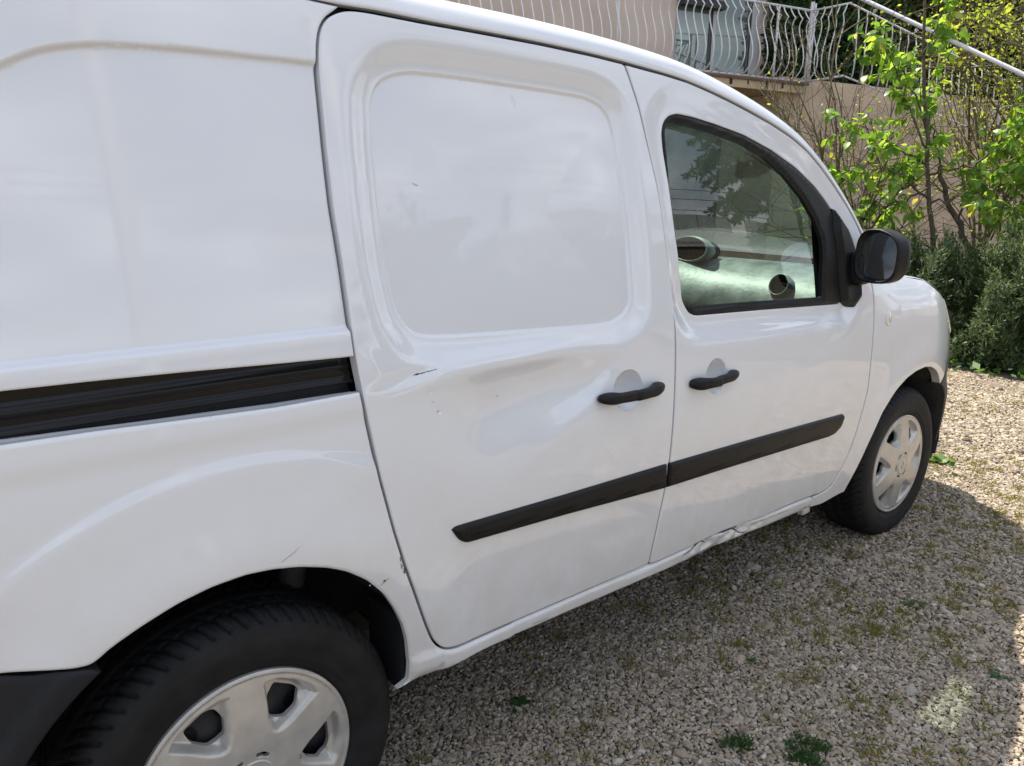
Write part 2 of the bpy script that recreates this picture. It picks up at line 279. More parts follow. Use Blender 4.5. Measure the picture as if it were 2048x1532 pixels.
def cornered(p, step=.006, sig=.014, ang=48):
    """closed outline smoothed between its corners"""
    p = np.asarray(p, float); d1 = p-np.roll(p, 1, 0); d2 = np.roll(p, -1, 0)-p
    a = np.degrees(np.abs(np.angle(np.exp(1j*(np.arctan2(d2[:, 1], d2[:, 0])-np.arctan2(d1[:, 1], d1[:, 0]))))))
    c = [i for i in range(len(p)) if a[i] > ang]
    if not c: return smooth_closed(p, step, sig)
    out = []
    for i, s in enumerate(c):
        e = c[(i+1) % len(c)]
        ch = p[s:e+1] if e > s else np.vstack([p[s:], p[:e+1]])
        out.append(smooth_open(ch, step, sig)[:-1])
    return np.vstack(out)
def area(p): x, y = p.T; return .5*np.sum(x*np.roll(y, -1)-y*np.roll(x, -1))
def offset(p, d):
    """move a closed outline inwards by d"""
    if area(p) < 0: p = p[::-1]
    t = np.roll(p, -1, 0)-np.roll(p, 1, 0); t /= np.linalg.norm(t, axis=1, keepdims=True)+1e-12
    n = np.c_[-t[:, 1], t[:, 0]]; q = p+n*d
    keep = segdist(q, p) > abs(d)*.93
    return q[keep]
def panel(name, outline, H, parent, m, holes=(), sp=.011, edge=.003, flange=.022, extra=(), flange_holes=None, y0=0., both=False):
    """sheet-metal panel over the flank: outline (x, z), outward height H(x, z); edge rolled inwards and a flange behind it"""
    if area(outline) < 0: outline = outline[::-1]
    loops = [outline]+[h if area(h) < 0 else h[::-1] for h in holes]
    def edist(P):
        d = np.full(len(P), 1e9)
        for l in loops: d = np.minimum(d, segdist(P, l))
        return d
    def HH(P):
        h = H(P[:, 0], P[:, 1])
        if edge:
            d = np.clip(edist(P), edge*.04, edge); h = h-(edge-np.sqrt(np.maximum(edge**2-(edge-d)**2, 0)))
        return h
    pts = [*loops]; base = [len(l) for l in loops]
    inner = []
    for l in loops:
        for d in ([edge*.3, edge*.75, edge*1.6] if edge else []): inner.append(offset2(l, d))
    lo = outline.min(0); hi = outline.max(0)
    gx, gz = np.meshgrid(np.arange(lo[0], hi[0], sp), np.arange(lo[1], hi[1], sp)); g = np.c_[gx.ravel(), gz.ravel()]
    g[:, 0] += ((np.arange(gx.shape[0]) % 2)*sp*.5).repeat(gx.shape[1])
    inner.append(g); inner += [np.asarray(e, float) for e in extra]
    I = np.vstack(inner); ok = pip(I, outline)
    for h in loops[1:]: ok &= ~pip(I, h)
    I = I[ok]; d = edist(I); I = I[d > (edge*.2 if edge else sp*.35)]
    # thin out points that crowd each other
    key = np.round(I/(sp*.09 if edge else sp*.3)).astype(int); _, u = np.unique(key, axis=0, return_index=True); I = I[np.sort(u)]
    A = np.vstack(pts+[I]); ed = []; o = 0
    for n in base: ed += [(o+i, o+(i+1) % n) for i in range(n)]; o += n
    vv, _, ff, *_ = delaunay_2d_cdt([Vector(p) for p in A], ed, [], 0, 1e-6)
    V = np.array([tuple(v) for v in vv]); F = np.array([tuple(f) for f in ff if len(f) == 3])
    cen = V[F].mean(1); ok = pip(cen, outline)
    for h in loops[1:]: ok &= ~pip(cen, h)
    F = F[ok]; e = .0004; h = HH(V)
    P3 = np.c_[V[:, 0], -h-y0, V[:, 1]]
    hx = (HH(V+[e, 0])-HH(V-[e, 0]))/(2*e); hz = (HH(V+[0, e])-HH(V-[0, e]))/(2*e)
    hx = np.clip(hx, -6, 6); hz = np.clip(hz, -6, 6)
    Nn = np.c_[-hx, -np.ones(len(V)), -hz]; Nn /= np.linalg.norm(Nn, axis=1, keepdims=True)
    # orient faces outwards (towards -y)
    a, b, c = (P3[F[:, i]] for i in range(3)); fn = np.cross(b-a, c-a); F[fn[:, 1] > 0] = F[fn[:, 1] > 0][:, ::-1]
    vs = [P3]; ns = [Nn]; fs = [F]; o = len(P3)
    fl = [flange]*len(loops)
    if flange_holes is not None:
        for i in range(1, len(loops)): fl[i] = flange_holes
    for l, fdep in zip(loops, fl):
        if not fdep: continue
        hh = HH(l); n = len(l); t = np.roll(l, -1, 0)-np.roll(l, 1, 0); t /= np.linalg.norm(t, axis=1, keepdims=True)+1e-12
        nn = np.c_[t[:, 1], np.zeros(n), -t[:, 0]]
        top = np.c_[l[:, 0], -hh-y0, l[:, 1]]; botm = top+np.array([0, fdep, 0])
        vs += [top, botm]; ns += [nn, nn]; i = np.arange(n); j = (i+1) % n
        fs += [np.c_[o+i, o+n+j, o+j], np.c_[o+i, o+n+i, o+n+j]]; o += 2*n
    V3 = np.vstack(vs); N3 = np.vstack(ns); F3 = np.vstack(fs)
    me = fast_mesh(name, V3, F3, True)
    # Blender drops unused order changes: loops keep vertex indices, so vertex normals map directly
    me.normals_split_custom_set_from_vertices([tuple(v) for v in N3])
    return link(name, me, parent, m)
def offset2(p, d):
    if area(p) < 0: pp = p[::-1]; s = -1
    else: pp = p; s = 1
    t = np.roll(pp, -1, 0)-np.roll(pp, 1, 0); t /= np.linalg.norm(t, axis=1, keepdims=True)+1e-12
    return pp+np.c_[-t[:, 1], t[:, 0]]*d*s
# ------------------------------------------------------------------ THE VAN
BK = {k: np.array(v, float) for k, v in BK.items()}
van = empty('delivery_van', (0, 0, 0), 'white delivery van with dented sliding door parked on the gravel', 'van')
G = 'left top B bot lft'.split()
g_left, g_top, g_B, g_bot, g_lft = (BK[k] for k in G)
slide_raw = np.vstack([g_left, g_top, g_B, g_bot, g_lft])
slide = cornered(slide_raw, .006, .010)
groove = smooth_open(BK['groove'], .01, .03)
front_raw = np.vstack([BK['B'][:1]+[.001, .0], BK['groove'][8:], BK['fwd'], BK['dbot'], BK['B'][::-1][:-1]])
front = cornered(front_raw, .006, .012, 42)
recess = smooth_closed(BK['recess'], .006, .008)
win_out = cornered(BK['win_out'], .006, .008, 60); win_in = cornered(BK['win_in'], .006, .006, 60)
up_rec = smooth_closed(np.vstack([[.30, 1.536], BK['crease'][::-1], [-.275, 1.462], [-.32, 1.41], [-.37, 1.30], [-.42, 1.12], [-.44, .90], [.30, .90]]), .01, .02)
def bump2(x, z, cx, cz, sx, sz, rot=0.):
    c, s = math.cos(rot), math.sin(rot); u = (x-cx)*c+(z-cz)*s; v = -(x-cx)*s+(z-cz)*c
    return np.exp(-.5*((u/sx)**2+(v/sz)**2))
def scoop(x, z, cx, cz, r, dep):
    q = np.hypot(x-cx, z-cz)/r; return -dep*np.clip(1-q**2, 0, 1)**.8*sm((1.02-q)/.06)
HA = (.951, .878); HB = (1.303, .865)
def H_slide(x, z):
    P = np.c_[np.ravel(x), np.ravel(z)]; s = sdist(P, recess); h = W(x, z)
    h = h-.020*sm((s+.072)/.078)-.0048*sm((s+.005)/.009)-.004*sm((s-.02)/.25)
    # the big dent under the recess, with its crease
    h = h-.027*bump2(x, z, .69, .915, .155, .052, .06)-.009*bump2(x, z, .52, .89, .045, .06)+.008*bump2(x, z, .58, .998, .20, .018, .05)
    h = h-.006*bump2(x, z, .84, .915, .05, .026, .5)+.004*bump2(x, z, .78, .845, .10, .02, .5)-.005*bump2(x, z, .33, .995, .05, .010, .15)-.005*bump2(x, z, .58, .80, .10, .06)
    h = h-.0012*bump2(x, z, .377, .959, .008, .006)-.0014*bump2(x, z, .399, .917, .008, .010)+.0015*bump2(x, z, .26, 1.03, .02, .012, -.7)
    h = h-.0015*bump2(x, z, .654, 1.508, .005, .005)
    return h+scoop(x, z, *HA, .050, .031)
def H_front(x, z):
    P = np.c_[np.ravel(x), np.ravel(z)]; s = sdist(P, win_out); h = W(x, z)
    up = .25+.75*sm((1.25-z)/.25)
    h = h-.021*sm((s+.090)/.084)*up
    h = h-.0035*bump2(x, z, 1.95, .93, .12, .03, .35)-.0012*bump2(x, z, 1.32, .50, .10, .10)-.0015*bump2(x, z, 1.85, .52, .12, .04)
    return h+scoop(x, z, *HB, .048, .031)
def H_quarter(x, z):
    h = W(x, z); r = np.hypot(x, z-.30)
    h = h-.0050*sm((r-.588)/.034)*sm((.97-z)/.05)*sm((x+.55)/.2)
    return h+.0015*bump2(x, z, .13, .80, .06, .02, .3)-.001*bump2(x, z, .28, .62, .03, .03)
zs_x = np.r_[g_bot[::-1][:0, 0], BK['dbot'][::-1][:, 0]]; _b = np.vstack([g_bot[7:0:-1], BK['dbot'][::-1]]); _b = _b[np.argsort(_b[:, 0])]
def zsill(x): return np.interp(x, _b[:, 0], _b[:, 1])
def H_lower(x, z):
    h = H_quarter(x, z); u = zsill(x)-z; k = sm((x-.30)/.06)*sm((2.3-x)/.1)
    h = h+k*(.007*sm((u+.006)/.018)-.016*sm((u-.020)/.05)*np.clip((u-.02)/.05, 0, 2)**1.0)-k*.0012*sm((u-.034)/.003)
    # crumpled sill under the front door
    c = np.exp(-((x-1.45)/.20)**4)
    w1 = np.sin(x*34+z*60)+.5*np.sin(x*67-z*120+1.)+.15*np.sin(x*150+z*210)
    h = h+k*c*(.0040*w1-.009)*np.exp(-((z-.355)/.024)**2)
    return h
def H_upper(x, z):
    P = np.c_[np.ravel(x), np.ravel(z)]; s = sdist(P, up_rec); h = W(x, z)
    h = h-.009*sm((s+.001)/.015)
    return h+.013*sm((1.102-z)/.014)
# --- fixed side sheets
slide_l = slide
lowq = np.vstack([BK['rail_bot']*[1, 1], g_lft[:0]])
i0 = np.argmin(np.hypot(*(g_bot-[.230, .980]).T))
bot_left = g_bot[::-1]                                            # from the rail down round the corner to B
def outer_chain(curve, a, b, d=.0023):
    c = curve if area(curve) > 0 else curve[::-1]
    q = offset2(c, -d); ia = int(np.argmin(np.hypot(*(q-a).T))); ib = int(np.argmin(np.hypot(*(q-b).T)))
    f = np.vstack([q[ia:], q[:ib+1]]) if ib < ia else q[ia:ib+1]; g = np.vstack([q[ib:], q[:ia+1]])[::-1] if ia < ib else q[ib:ia+1][::-1]
    L_ = lambda e: np.linalg.norm(np.diff(e, axis=0), axis=1).sum()
    return f if L_(f) < L_(g) else g
chA = outer_chain(slide, (.230, .981), (1.075, .3815)); chB = outer_chain(front, (1.095, .3765), (1.953, .354))
lower_out = np.vstack([[-.62, .999], BK['rail_bot'][1:-1], chA, chB, [1.9545, .350], [1.9545, .318],
    BK['sill_bot'][::-1][2:], BK['rear_arch'][::-1], [-.262, .655], BK['bumper_top'][::-1][2:], [-.62, .70]])
low = cornered(lower_out, .006, .008, 50)
exl = np.array([(r*math.cos(a), .30+r*math.sin(a)) for r in np.arange(.592, .6221, .003) for a in np.arange(R(50), R(150), .009)])
exs = np.array([(x, z) for x in np.arange(1.15, 1.75, .006) for z in np.arange(.315, .40, .004)])
panel('rear_quarter_panel', low, H_lower, van, PAINT, edge=.0045, flange=.012, sp=.010, extra=(exl, exs))
shx = np.linspace(-.62, .228, 50); shz = np.interp(shx, BK['rail_bot'][:, 0], BK['rail_bot'][:, 1]); shw = W(shx, shz)
grid('rail_shelf', np.stack([np.c_[shx, -shw+.004, shz-.004], np.c_[shx, -shw+.012, shz-.0025], np.c_[shx, -shw+.018, shz-.0035], np.c_[shx, -shw+.021, shz-.0018], np.c_[shx, -shw+.044, shz-.001]], 1), van, PAINT, flip=True)
exu = np.vstack([offset2(up_rec, d) for d in (-.006, -.003, 0, .003, .006, .009, .012, .016)]+[np.c_[np.linspace(-.6, .2, 130), np.full(130, z)] for z in (1.087, 1.090, 1.093, 1.096, 1.099, 1.102, 1.105)])
upper_out = np.vstack([[-.62, 1.068], BK['rail_top'][:-1], [.2175, 1.0485], outer_chain(slide, (.2195, 1.052), (.250, 1.6165)), [.262, 1.6265], [.10, 1.632], [-.62, 1.62]])
panel('upper_side_panel', cornered(upper_out, .006, .008, 50), H_upper, van, PAINT, edge=.004, flange=.030, sp=.011, extra=(exu,))
# --- sliding door
ring = np.array([[HA[0]+r*math.cos(a), HA[1]+r*math.sin(a)] for r in (.012, .024, .034, .041, .046, .049, .0505, .053) for a in np.linspace(0, 2*np.pi, 60, endpoint=False)])
rr = np.vstack([offset2(recess, d) for d in (-.012, -.004, -.001, .002, .005, .010)])
dd = np.array([[x, z] for x in np.arange(.36, .96, .007) for z in np.arange(.82, 1.03, .007)])
sdo = offset(slide, .0030)
sdoor = panel('sliding_door', sdo, H_slide, van, PAINT, extra=(ring, rr, dd), sp=.010)
# --- front door
ringb = ring-HA+HB
fdo = offset(front, .0028)
fdoor = panel('front_door', fdo, H_front, van, PAINT, holes=[win_out], extra=(ringb,), flange=.03, flange_holes=.008, sp=.011)
# --- front wing
zt_x = lambda x: ZT(x)-.004
def arch(cx, r, a0, a1, n=26): a = np.radians(np.linspace(a0, a1, n)); return np.c_[cx+r*np.cos(a), .30+r*np.sin(a)]
wing_out = np.vstack([[2.215, 1.11], BK['fwd'][2:]+[.0045, 0], [1.9595, .350], [1.9595, .313], [2.04, .3035], BK['front_arch'], [[2.84, .675], [2.90, .64], [2.945, .602]],
    [[3.0, .64], [3.08, .690], [3.2, .705], [3.40, .705]], [[3.40, zt_x(3.4)], [3.3, zt_x(3.3)], [3.2, zt_x(3.2)], [3.05, zt_x(3.05)], [2.9, zt_x(2.9)], [2.7, zt_x(2.7)], [2.5, zt_x(2.5)], [2.35, 1.075]]])
wing = cornered(wing_out, .006, .010, 50)
def H_wing(x, z): return W(x, z)-.002*bump2(x, z, 2.6, .85, .08, .03, -.6)-.004*sm((x-3.02)/.05)*sm((z-.86)/.03)*0
wo = panel('front_wing', wing, H_wing, van, PAINT, edge=.003, flange=.03, sp=.012)
# --- bumper corners
fb = np.vstack([[[2.948, .598]], arch(2.697, .405, 45, -8, 14), [[3.12, .22], [3.40, .20], [3.40, .698], [3.2, .698], [3.08, .684], [3.0, .634]]])
panel('front_bumper', cornered(fb, .008, .010, 50), lambda x, z: W(x, z)+.004+.012*sm((.62-z)/.1), van, mat('faded_grey_bumper', (.05, .05, .047), .6, var=.15, scale=9), sp=.016, edge=.006, flange=.04)
rb = np.vstack([[[-.62, .695]], BK['bumper_top'][:0], [[-.347, .674], [-.314, .661], [-.240, .647]], arch(0, .405, 124, 190, 16)+[0, 0], [[-.40, .20], [-.62, .20]]])
panel('rear_bumper', cornered(rb, .008, .008, 50), lambda x, z: W(x, z)+.003-.006*sm((np.hypot(x, z-.3)-.43)/.03), van, DARKPL, sp=.014, edge=.006, flange=.05)
# --- head lamp wrapped round the nose
hl = np.array([[2.915, .955], [2.945, .905], [3.02, .845], [3.12, .790], [3.39, .715], [3.39, .748], [3.28, .788], [3.15, .836], [3.05, .880], [2.97, .925]])
panel('headlight', cornered(hl, .008, .01, 60), lambda x, z: W(x, z)+.005, van, CLEAR, sp=.012, edge=.006, flange=.0)
# --- dark backing sheet, put in so the panel gaps read as shade
def shell():
    xs = np.arange(-.62, 2.90, .03); zs = np.arange(.33, 1.62, .03); X, Z = np.meshgrid(xs, zs, indexing='ij')
    P = np.stack([X, -W(X, Z)+.050, Z], -1).reshape(-1, 3); idx = np.arange(X.size).reshape(X.shape)
    q = np.stack([idx[:-1, :-1], idx[1:, :-1], idx[1:, 1:], idx[:-1, 1:]], -1).reshape(-1, 4)
    c = P[q].mean(1); x, z = c[:, 0], c[:, 2]
    bad = (np.hypot(x, z-.3) < .44) | (np.hypot(x-2.697, z-.3) < .44) | ((x > 1.11) & (x < 2.25) & (z > .99)) | ((x < .26) & (z > .95) & (z < 1.10))
    bad |= (z > 1.56-.0*x)&(x > 1.1) | (x > 2.25)&(z > 1.0)
    return link('gap_backing', fast_mesh('gap_backing', P, q[~bad], True), van, SHELL)
shell()
# --- sliding rail in its slot
xr = np.linspace(-.62, .236, 40)
prof = [(.045, .950), (.030, .955), (.030, .985), (.026, .988), (.026, .994), (.021, .996), (.021, 1.001), (.0235, 1.003), (.0235, 1.022), (.0228, 1.0225), (.0228, 1.030), (.0235, 1.0305), (.0235, 1.056), (.0225, 1.057), (.0225, 1.078), (.045, 1.080)]
Pr = np.array([[(x, -float(W(x, z))+.006+dy, z+.0*x) for dy, z in prof] for x in xr])
rail = grid('door_rail', Pr, van, mat('glossy_black_rail', (.003, .003, .0035), .16, var=.2, scale=20, spec=.28))
# --- trims
def strip(name, out, Hb, parent, thick=.011, m=BLACK):
    o = cornered(out, .005, .006, 55)
    def H(x, z):
        P = np.c_[np.ravel(x), np.ravel(z)]; d = np.maximum(sdist(P, o), 0)
        return Hb(x, z)+thick*np.clip(1-(1-np.clip(d/.010, 0, 1))**2, 0, 1)**.5*.9+.0012*sm((d-.014)/.006)
    return panel(name, o, H, parent, m, edge=.0006, flange=.012, sp=.007)
strip('door_trim', BK['trim_a'], H_slide, sdoor); strip('door_trim', BK['trim_b'], H_front, fdoor)
# --- handles
def handle(cx, cz, H, parent, L_, key):
    # grip bar: a loft of ovals standing off the door, feet at both ends
    n = 34; V = []
    for i in range(n):
        t = i/(n-1); u = -1+2*t; x = cx+u*L_/2; z = cz-.004-.006*u*1.0*0+.004*(1-u*u)*(-1)
        end = math.sqrt(max(0, 1-abs(u)**5)); hz = (.0125+.0040*sm((abs(u)-.35)/.4)-.0015*u*(1 if key else -1))*end+.0005
        base = float(H(np.array([cx+math.copysign(.056, u)]), np.array([cz]))[0])
        q_ = float(sm((abs(u)-.42)/.40)); lift = .018+.014*(1-u*u); th = (.0095+.009*q_)*end+.0005
        yc = -(base+lift*.75-.007*q_)
        for k in range(14):
            a = 2*math.pi*k/14; ca, sa = math.cos(a), math.sin(a)
            V.append((x, yc-th*math.copysign(abs(ca)**.8, ca), z+hz*math.copysign(abs(sa)**.85, sa)))
    F = [(i*14+k, i*14+(k+1) % 14, (i+1)*14+(k+1) % 14, (i+1)*14+k) for i in range(n-1) for k in range(14)]
    F += [tuple(range(14)), tuple(range((n-1)*14, n*14))[::-1]]
    o = link('door_handle', mesh('door_handle', V, F), parent, BLACK)
    if key:
        x = cx-L_*.235; b = []
        for k in range(20):
            a = 2*math.pi*k/20; b.append((x, yc0(H, cx, cz)-.0135*math.cos(a)-.004, cz-.006+.0135*math.sin(a)))
        tube('key_cover_seam', b+[b[0]], .0007, parent, SEAL, 4)
    return o
def yc0(H, cx, cz): return -(float(H(np.array([cx-.056]), np.array([cz]))[0])+.018)
handle(HA[0]+.004, HA[1], H_slide, sdoor, .232, False); handle(HB[0]-.012, HB[1], H_front, fdoor, .225, True)
# --- front door window: seal, quarter panel and pane
def H_seal(x, z):
    P = np.c_[np.ravel(x), np.ravel(z)]; a = sdist(P, win_out); b = -sdist(P, win_in)
    return H_front(x, z)-.004+.006*sm(a/.012)-.006*sm((.014-b)/.014)
wo_in = offset(win_out, .0012)
seal = panel('window_seal', wo_in, H_seal, fdoor, SEAL, holes=[win_in], edge=.0008, flange=.02, flange_holes=.012, sp=.010)
pane_o = smooth_closed(win_in, .012, .012); pane_o = offset2(pane_o if area(pane_o) > 0 else pane_o[::-1], -.045)
def H_pane(x, z): return W(x, z)-.034
panel('window_pane', pane_o, H_pane, fdoor, GLASS, edge=0, flange=0, sp=.02)
# --- side repeater
def rep():
    o = np.array([[2.333+.021*math.copysign(abs(math.cos(a))**.7, math.cos(a)), .928+.024*math.copysign(abs(math.sin(a))**.7, math.sin(a))] for a in np.linspace(0, 2*np.pi, 28, endpoint=False)])
    return panel('side_indicator', o, lambda x, z: W(x, z)+.001+.007*np.clip(1-((x-2.333)/.023)**2-((z-.928)/.026)**2, 0, 1)**.5, van, mat('clear_orange_lens', (.74, .66, .60), .1, var=.15, scale=80, coat=1), edge=.001, flange=.006, sp=.004)
rep()
# --- roof edge, A-pillar, roof, windscreen
gx = groove; gx = gx[gx[:, 0] > .2]
ext0 = np.c_[np.linspace(-.62, .18, 30), np.interp(np.linspace(-.62, .18, 30), [-.62, -.2, .2], [1.618, 1.629, 1.6275])]
ext1 = np.array([[2.135, 1.243], [2.165, 1.212], [2.20, 1.175], [2.25, 1.13], [2.32, 1.085], [2.42, 1.05]])
GV = smooth_open(np.vstack([ext0, gx[gx[:, 0] < 2.115], ext1]), .018, .025)
T = np.gradient(GV, axis=0); T /= np.linalg.norm(T, axis=1, keepdims=True); NG = np.c_[-T[:, 1], T[:, 0]]
rows = []; ends = []
for (x, z), (nx, nz) in zip(GV, NG):
    w = float(W(x, z)); row = []
    f = float(sm((x-1.2)/.9)); RA = .062-.020*f; a0 = math.radians(14)
    base = np.array([x, -w, z])+np.array([nx, 0, nz])*.0045
    d = np.array([nx, 0, nz])
    row.append(base+[0, .025, 0]); row.append(base+[0, .004, 0])
    for a in np.radians(np.linspace(14, 84, 14)):
        row.append(base+d*RA*1.0*(math.sin(a)-math.sin(a0))*1.15+np.array([0, RA*(math.cos(a0)-math.cos(a)), 0]))
    e = row[-1]
    for k in (1, 2, 3): row.append(e+d*.0035*k+np.array([0, .020*k, 0]))
    rows.append(row); ends.append(row[-1])
rows = np.array(rows); ends = np.array(ends)
grid('roof_edge', rows, van, PAINT, flip=True)
rowsm = rows*[1, -1, 1]; grid('roof_edge', rowsm, van, PAINT)
iw = int(np.argmin(abs(ends[:, 0]-1.66)))
Er = ends[:iw+1]; u = np.linspace(0, 1, 25)
roof = np.array([[(e[0]+.05*(4*t*(1-t))*float(sm((e[0]-1.1)/.5)), e[1]*(1-2*t), e[2]+.075*(4*t*(1-t))**.8) for t in u] for e in Er])
grid('roof_panel', roof, van, PAINT, flip=True)
Ew = ends[iw:]; n = len(Ew)
ws = np.array([[(e[0]+(.05+.13*i/(n-1))*(4*t*(1-t)), e[1]*(1-2*t), e[2]+.075*(4*t*(1-t))**.8*(1-i/(n-1))) for t in u] for i, e in enumerate(Ew)])
grid('windscreen', ws, van, WGLASS, flip=True)
# --- bonnet, nose, tail, floor
xs = np.linspace(2.22, 3.40, 60); t = np.linspace(0, 1, 22)
bon = []
for x in xs:
    zh = float(zt_x(x)); wh = float(W(x, zh))-.001; row = []
    for s in t:
        a = s*math.pi/2; row.append((x+.07*math.sin(a)*float(sm((x-2.9)/.5)), -wh*math.cos(a)**.55, zh+.016*math.sin(a)**.8-.03*float(sm((2.6-x)/.3))*s))
    for p_ in row[-2::-1]: row = row+[(p_[0], -p_[1], p_[2])]
    bon.append(row)
grid('bonnet', bon, van, PAINT, flip=True)
def nose(z0, z1, name, m):
    zs = np.linspace(z0, z1, 16); rws = []
    for z in zs:
        w = float(W(3.398, z))+(0 if m is PAINT else .014); rws.append([(3.398+.16*math.cos(a)**.7, -w*math.sin(a), z) if a < math.pi/2 else (3.398+.16*abs(math.cos(a))**.7, -w*math.sin(a), z) for a in np.linspace(math.pi/2, -math.pi/2, 31)])
    grid(name, rws, van, m, flip=True)
nose(.705, float(zt_x(3.4))+.0, 'nose_panel', PAINT); nose(.20, .700, 'front_bumper_skin', DARKPL)
zs = np.linspace(.22, 1.62, 30); tail = [[(-.62-.05*(1-(y/float(W(-.62, z)))**2)-.00, y, z) for y in np.linspace(-1, 1, 21)*float(W(-.62, z))] for z in zs]
grid('tail_door', tail, van, PAINT)
bm = bmesh.new(); box_bm(bm, (1.40, 0, .33), (4.0, 1.02, .10), bev=.02)
box_bm(bm, (1.33, 0, .37), (1.86, 1.66, .05)); bm_obj('underbody', bm, van, LINER)
# --- wheel arch liners
def liner(cx):
    rws = []
    for a in np.radians(np.linspace(*((11, 150) if cx < 1 else (-6, 168)), 40)):
        r = .395+.008*math.sin(a*17); c, s = math.cos(a), math.sin(a)
        rws.append([(cx+rr_*c, y, .30+rr_*s) for rr_, y in ((r+.012, -.868), (r, -.85), (r-.004, -.75), (r-.004, -.60), (.0, -.58))])
    return grid('wheel_arch_liner', rws, van, LINER)
liner(0.); liner(2.697)
bm = bmesh.new(); box_bm(bm, (.0, -.56, .62), (1.4, .02, .66)); box_bm(bm, (2.697, -.56, .62), (1.3, .02, .66)); bm_obj('inner_arch_wall', bm, van, LINER)['kind'] = 'stuff'
bm = bmesh.new()
bmesh.ops.create_cone(bm, cap_ends=True, segments=16, radius1=.028, radius2=.028, depth=.30); bmesh.ops.rotate(bm, verts=bm.verts, cent=(0, 0, 0), matrix=Matrix.Rotation(R(12), 3, 'Y')); bmesh.ops.translate(bm, verts=bm.verts, vec=(.17, -.72, .60)); bm_obj('shock_absorber', bm, van, mat('dirty_steel', (.02, .019, .018), .7, var=.4, scale=40))
bm = bmesh.new()                                          # mud flap ahead of the rear wheel, seen inside the arch
box_bm(bm, (.345, -.80, .40), (.03, .13, .17), bev=.006); bm_obj('arch_flap', bm, van, LINER)
bm = bmesh.new(); box_bm(bm, (1.945, -.875, .300), (.05, .02, .022), bev=.003); bm_obj('jacking_point', bm, van, mat('dirty_white_metal', (.45, .43, .40), .6, var=.3, scale=60))
# --- cabin
bm = bmesh.new(); box_bm(bm, (.98, 0, .95), (.02, 1.62, 1.20)); bm_obj('added_bulkhead', bm, van, CABIN)  # unseen panel put in to keep the cabin dark
bm = bmesh.new(); box_bm(bm, (1.75, 0, .42), (1.5, 1.60, .03)); bm_obj('cabin_floor', bm, van, CABIN)
yy = np.linspace(-.79, .79, 60); prof = [(2.52, 1.055), (2.40, 1.085), (2.31, 1.098), (2.24, 1.090), (2.17, 1.062), (2.11, 1.025), (2.06, .97), (2.04, .90), (2.07, .80), (2.14, .70), (2.2, .45)]
px_, pz_ = smooth_open(np.array(prof), .02, .03).T
dash = []
for y in yy:
    c = .055*math.exp(-(y/.22)**2); k = .03*(abs(y)/.79)**3
    dash.append([(x-c*float(sm((z-.6)/.3))*1.2+k*.0, y, z+.016*math.exp(-((y-.36)/.2)**2)*float(sm((z-.95)/.1))+.010*math.exp(-(y/.2)**2)*float(sm((z-1.0)/.06))) for x, z in zip(px_, pz_)])
dashb = grid('dashboard', dash, van, DASHM)
bm = bmesh.new(); box_bm(bm, (2.50, 0, 1.045), (.16, 1.5, .02)); bm_obj('windscreen_shelf', bm, van, SEAL)
RINGM = mat('pale_grey_ring', (.30, .34, .32), .35, var=.05, scale=10)
def vent(x, y, z, r, dep, tilt, wide=1., n=24):
    Mv = Matrix.Translation((x, y, z)) @ Euler((0, R(tilt), R(-6))).to_matrix().to_4x4()
    prof = [(r*1.0, -.0), (r*.96, -.010), (r*.93, -dep)]
    po = [(r*.95, -.060), (r*1.12, -.034), (r*1.20, -.012), (r*1.14, .002), (r*1.0, .0005)]
    grid('vent_body', [[tuple(Mv @ Vector((-d, q_*math.cos(a)*wide, q_*math.sin(a)))) for q_, d in po] for a in np.linspace(0, 2*np.pi, n+1)], dashb_root, DASHM)
    rws = [[Mv @ Vector((-d, rr_*math.cos(a)*wide, rr_*math.sin(a))) for rr_, d in prof] for a in np.linspace(0, 2*np.pi, n+1)]
    o = grid('air_vent', [[tuple(q) for q in r_] for r_ in rws], dashb_root, SEAL)
    grid('vent_ring', [[tuple(Mv @ Vector((-d-.0012, rr_*math.cos(a)*wide, rr_*math.sin(a)))) for rr_, d in ((r*1.12, -.001), (r*1.10, .005), (r*1.02, .005), (r*1.0, .001))] for a in np.linspace(0, 2*np.pi, n+1)], dashb_root, RINGM)
    bm = bmesh.new()
    bmesh.ops.create_circle(bm, cap_ends=True, segments=24, radius=r*.95); bmesh.ops.rotate(bm, verts=bm.verts, cent=(0, 0, 0), matrix=Matrix.Rotation(R(90), 3, 'Y'))
    bmesh.ops.scale(bm, vec=(1, wide, 1), verts=bm.verts); bmesh.ops.translate(bm, verts=bm.verts, vec=(dep, 0, 0)); bmesh.ops.transform(bm, matrix=Mv, verts=bm.verts)
    bm_obj('vent_back', bm, dashb_root, SEAL)
    for k in (-.6, -.2, .2, .6):
        bm = bmesh.new(); box_bm(bm, (.008, 0, k*r), (.012, 2*r*.9*wide*math.sqrt(1-k*k), .0030)); bmesh.ops.transform(bm, matrix=Mv, verts=bm.verts); bm_obj('vent_slat', bm, dashb_root, SEAL)
dashb_root = dashb
vent(2.092, -.62, 1.032, .036, .022, 22)
vent(2.165, -.17, 1.128, .045, .09, 8, 2.0)
vent(2.16, -.775, 1.030, .022, .02, 18, 1.6)
tubes('glove_box_seam', [([(2.055, -.70, .955), (2.09, -.705, .99), (2.13, -.715, 1.025), (2.16, -.73, 1.05), (2.20, -.79, 1.06)], .004)], dashb, SEAL)
bm = bmesh.new()                                          # steering wheel on the far side
Ms = Matrix.Translation((1.98, .37, .98)) @ Euler((0, R(-62), 0)).to_matrix().to_4x4()
V, F = tube_arrays([(math.cos(a)*.185, math.sin(a)*.185, 0) for a in np.linspace(0, 2*np.pi, 41)], .015, 8)
